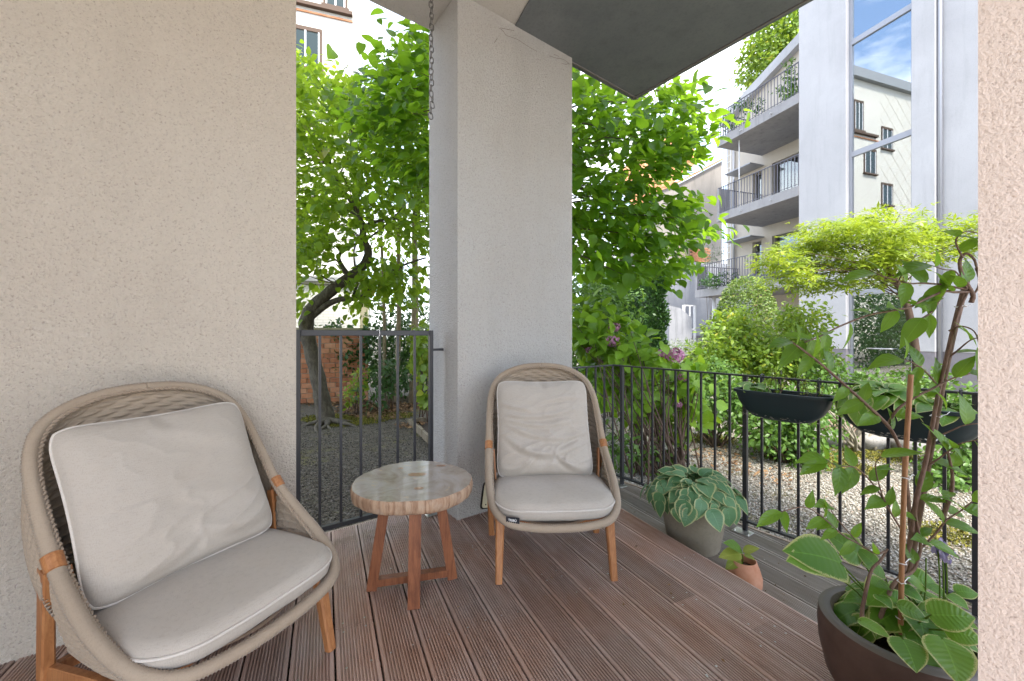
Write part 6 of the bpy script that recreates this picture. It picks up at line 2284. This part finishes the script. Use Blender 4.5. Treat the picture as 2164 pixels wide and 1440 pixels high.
# canes
YC = 1.27
cane = empty('bamboo_cane', at(1903, 1330, 1.19), 'slim reddish bamboo cane standing upright in the bowl', 'cane')
p = [at(1903, 1340, 1.19), at(1906, 1180, 1.195), at(1913, 980, 1.205), at(1925, 792, 1.215)]
m_ = MB(); pp = catmull(p, 10); m_.tube(pp, [.0066 * (1.12 if i % 8 == 4 else 1.0) for i in range(len(pp))], 9); smooth_by_angle(m_.build('cane_shaft', M['bamboo'], cane), 50)
for v_ in (1190, 1230, 1305, 1010):
    q = at(1905 + (1230 - v_) * .045, v_, 1.195); m_ = MB()
    m_.tube([q + Vector((.0095 * math.cos(t), .0095 * math.sin(t), rr.uniform(-.002, .002))) for t in [i * .785 for i in range(8)]], .0016, 4, closed=True)
    m_.tube([q + Vector((.009, 0, 0)), q + Vector((.03, .01, .006)), q + Vector((.045, .02, .0))], .0012, 4)
    m_.build('string_tie', M['white_metal'], cane)
pole = empty('support_pole', at(1895, 1330, 1.28), 'thick brown support pole leaning against the side wall', 'cane')
p = [at(1897, 1330, 1.27), at(1925, 1180, 1.275), at(1950, 1040, 1.28), at(1975, 900, 1.285), at(1994, 800, 1.29), at(2018, 690, 1.295), at(2043, 592, 1.30)]
m_ = MB(); pp = catmull(p, 5); m_.tube(pp, [.0100 - .0018 * i / len(pp) for i in range(len(pp))], 10); m_.build('pole_shaft', M['stem_brown'], pole, smooth=True)
for v_, u_ in ((648, 2030), (805, 1993), (930, 1968), (880, 1978)):
    q = at(u_, v_, 1.29); m_ = MB()
    m_.tube([q + Vector((.0135 * math.cos(t), .0135 * math.sin(t), rr.uniform(-.003, .003))) for t in [i * .785 for i in range(8)]], .0017, 4, closed=True)
    m_.tube([q + Vector((.012, 0, 0)), q + Vector((.035, 0, .006)), q + Vector((.055, .01, .012))], .0013, 4)
    m_.build('string_tie', M['white_metal'], pole)

cl = empty('climbing_shrub', at(1870, 1330, 1.24), 'leafy climbing shrub trained up the canes in the dark bowl', 'climber')
BR = [  # (pixel path, Y path, r0, leaf spacing, leaf length)
    ([(1872, 1325), (1885, 1270), (1905, 1215), (1922, 1150), (1935, 1060), (1955, 980), (1970, 900), (1985, 820), (2005, 740), (2025, 660), (2044, 620)], (1.24, 1.27), .0085, 0, 0),
    ([(1850, 1330), (1870, 1280), (1885, 1240), (1905, 1220), (1930, 1205), (1945, 1160), (1940, 1120), (1935, 1080), (1945, 1040)], (1.22, 1.25), .0065, 2, .080),
    ([(1823, 1318), (1822, 1290), (1832, 1240), (1842, 1205), (1860, 1185), (1876, 1160)], (1.20, 1.22), .0062, 0, 0),
    ([(1903, 948), (1878, 902), (1831, 855), (1791, 819), (1733, 768), (1690, 735), (1672, 722)], (1.25, 1.16), .0055, 1, 0.078),
    ([(1925, 1120), (1915, 1010), (1903, 948)], (1.26, 1.25), .0062, 0, 0),
    ([(1874, 902), (1896, 866), (1939, 837), (1968, 823), (2011, 801), (2050, 790)], (1.25, 1.22), .0045, 1, 0.087),
    ([(2050, 617), (2020, 618), (1993, 617), (1940, 640), (1921, 650), (1880, 658), (1834, 667), (1777, 689), (1733, 711), (1700, 724)], (1.29, 1.20), .0045, 1, 0.090),
    ([(2050, 612), (2020, 608), (1993, 602), (1950, 599), (1921, 599), (1878, 588), (1850, 578)], (1.29, 1.24), .0038, 1, 0.099),
    ([(2052, 640), (2056, 625), (2046, 605), (2034, 584), (2028, 560), (2031, 545), (2043, 536), (2058, 548), (2064, 566)], (1.29, 1.27), .0068, 0, 0),
    ([(2064, 566), (2070, 590), (2066, 610), (2050, 632)], (1.29, 1.30), .005, 0, 0),
    ([(2034, 545), (2020, 510), (2040, 490), (2075, 495)], (1.27, 1.24), .003, 1, 0.105),
    ([(1994, 618), (1975, 650), (1966, 662), (1950, 672)], (1.28, 1.25), .005, 1, 0.096),
    ([(1985, 820), (1960, 790), (1935, 770), (1905, 758)], (1.27, 1.23), .003, 1, 0.093),
    ([(2000, 760), (2025, 740), (2050, 720), (2075, 712)], (1.27, 1.22), .003, 1, 0.090),
    ([(1965, 930), (2000, 915), (2035, 900), (2070, 895)], (1.27, 1.22), .003, 1, 0.099),
    ([(1960, 985), (1990, 965), (2025, 940), (2065, 930)], (1.27, 1.2), .003, 1, 0.093),
    ([(1905, 1120), (1880, 1080), (1850, 1030), (1810, 990), (1770, 985), (1745, 970)], (1.25, 1.17), .003, 1, 0.083),
    ([(1880, 1080), (1862, 1040), (1850, 985), (1862, 965)], (1.22, 1.18), .0025, 1, 0.078),
    ([(1945, 1160), (1975, 1130), (2000, 1100), (2030, 1080), (2055, 1060)], (1.25, 1.2), .0035, 1, 0.090),
    ([(1872, 1165), (1850, 1170), (1815, 1150), (1780, 1130), (1740, 1095), (1700, 1072), (1650, 1082)], (1.21, 1.12), .003, 1, 0.069),
    ([(1815, 1150), (1780, 1110), (1760, 1085), (1755, 1070)], (1.2, 1.17), .0022, 1, 0.069),
    ([(1990, 1100), (2010, 1040), (2012, 1000), (2003, 955)], (1.25, 1.24), .0068, 1, 0.083),
    ([(2005, 700), (2030, 690), (2058, 700), (2070, 730)], (1.27, 1.22), .003, 1, 0.093),
    ([(2044, 610), (2020, 575), (1995, 570), (1965, 560)], (1.28, 1.25), .0026, 1, 0.096)]
T_CL = grid_leaf([.012, .13, .20, .225, .20, .13, .055, .004], [0, .1, .24, .42, .62, .8, .93, 1.03], 5, .32, .26, 0, .06)
me_cl = [leaf_part_mesh('climber_leaf', T_CL, M['climber_leaf']), leaf_part_mesh('climber_leaf', grid_leaf([.012, .14, .22, .25, .21, .12, .05, .004], [0, .1, .24, .42, .62, .8, .93, 1.03], 5, .2, .42, 0, -.06), M['climber_leaf'])]
rc_ = random.Random(12)
for path, (ya, yb_), r0, lv, LL in BR:
    m_n = len(path)
    pts = catmull([at(u, v, ya + (yb_ - ya) * i / (m_n - 1)) for i, (u, v) in enumerate(path)], 6)
    m_ = MB(); m_.tube(pts, [r0 * (1 - .55 * i / (len(pts) - 1)) * (1 + .06 * math.sin(i * 2.1)) for i in range(len(pts))], 7)
    m_.build('branch' if r0 < .006 else 'stem', M['stem_brown'], cl, smooth=True)
    if not lv: continue
    acc = .02; side = 1
    tot = sum((b_ - a).length for a, b_ in zip(pts, pts[1:])); run = 0
    for a, b_ in zip(pts, pts[1:]):
        d = (b_ - a); run += d.length; acc -= d.length
        if acc <= 0 and run > tot * .12:
            acc = rc_.uniform(.046, .082)
            dn = d.normalized()
            for s in ((1, -1) if rc_.random() < .35 else (side,)):
                sd = dn.cross(Vector((0, -1, 0))).normalized() * s
                ax_ = dn * rc_.uniform(.2, .8) + sd * rc_.uniform(.5, 1.0) + Vector((0, rc_.uniform(-.5, .2), -.12 + rc_.uniform(-.25, .2)))
                nn = Vector((rc_.uniform(-.5, .5), -.55 + rc_.uniform(-.4, .4), .75))
                place_leaf(rc_.choice(me_cl), cl, b_, ax_, nn, LL * rc_.uniform(.62, 1.02), rc_.uniform(.9, 1.15))
            side = -side
    place_leaf(rc_.choice(me_cl), cl, pts[-1], (pts[-1] - pts[-3]) + Vector((0, 0, -.005)), Vector((0, -.5, .8)), LL * 1.1)

# bits of dry leaf and petal on the boards
n = 70
r = np.random.default_rng(200)
q = np.concatenate([r.uniform(Q0 + .05, Q0 + .95, n), r.uniform(.4, 1.75, 30)]); l = np.concatenate([r.uniform(.6, 2.6, n), r.uniform(.6, 2.4, 30)])
zz = np.concatenate([np.full(n, ZL + .003), np.full(30, .003)])
P = np.stack([PD.x * q + DK.x * l, PD.y * q + DK.y * l, zz], -1)
keep = (P[:, 0] * .806 + P[:, 1] * .592 < RD2)
P = P[keep]; n = len(P)
th_ = r.uniform(0, 6.28, n)
A = np.stack([np.cos(th_), np.sin(th_), r.normal(0, .15, n)], -1)
leaves('deck_debris', T_RHOMB, P, A, np.array([0, 0, 1.0]) + r.normal(0, .2, (n, 3)), r.uniform(.006, .022, n), M['litter'], low, seed=201)
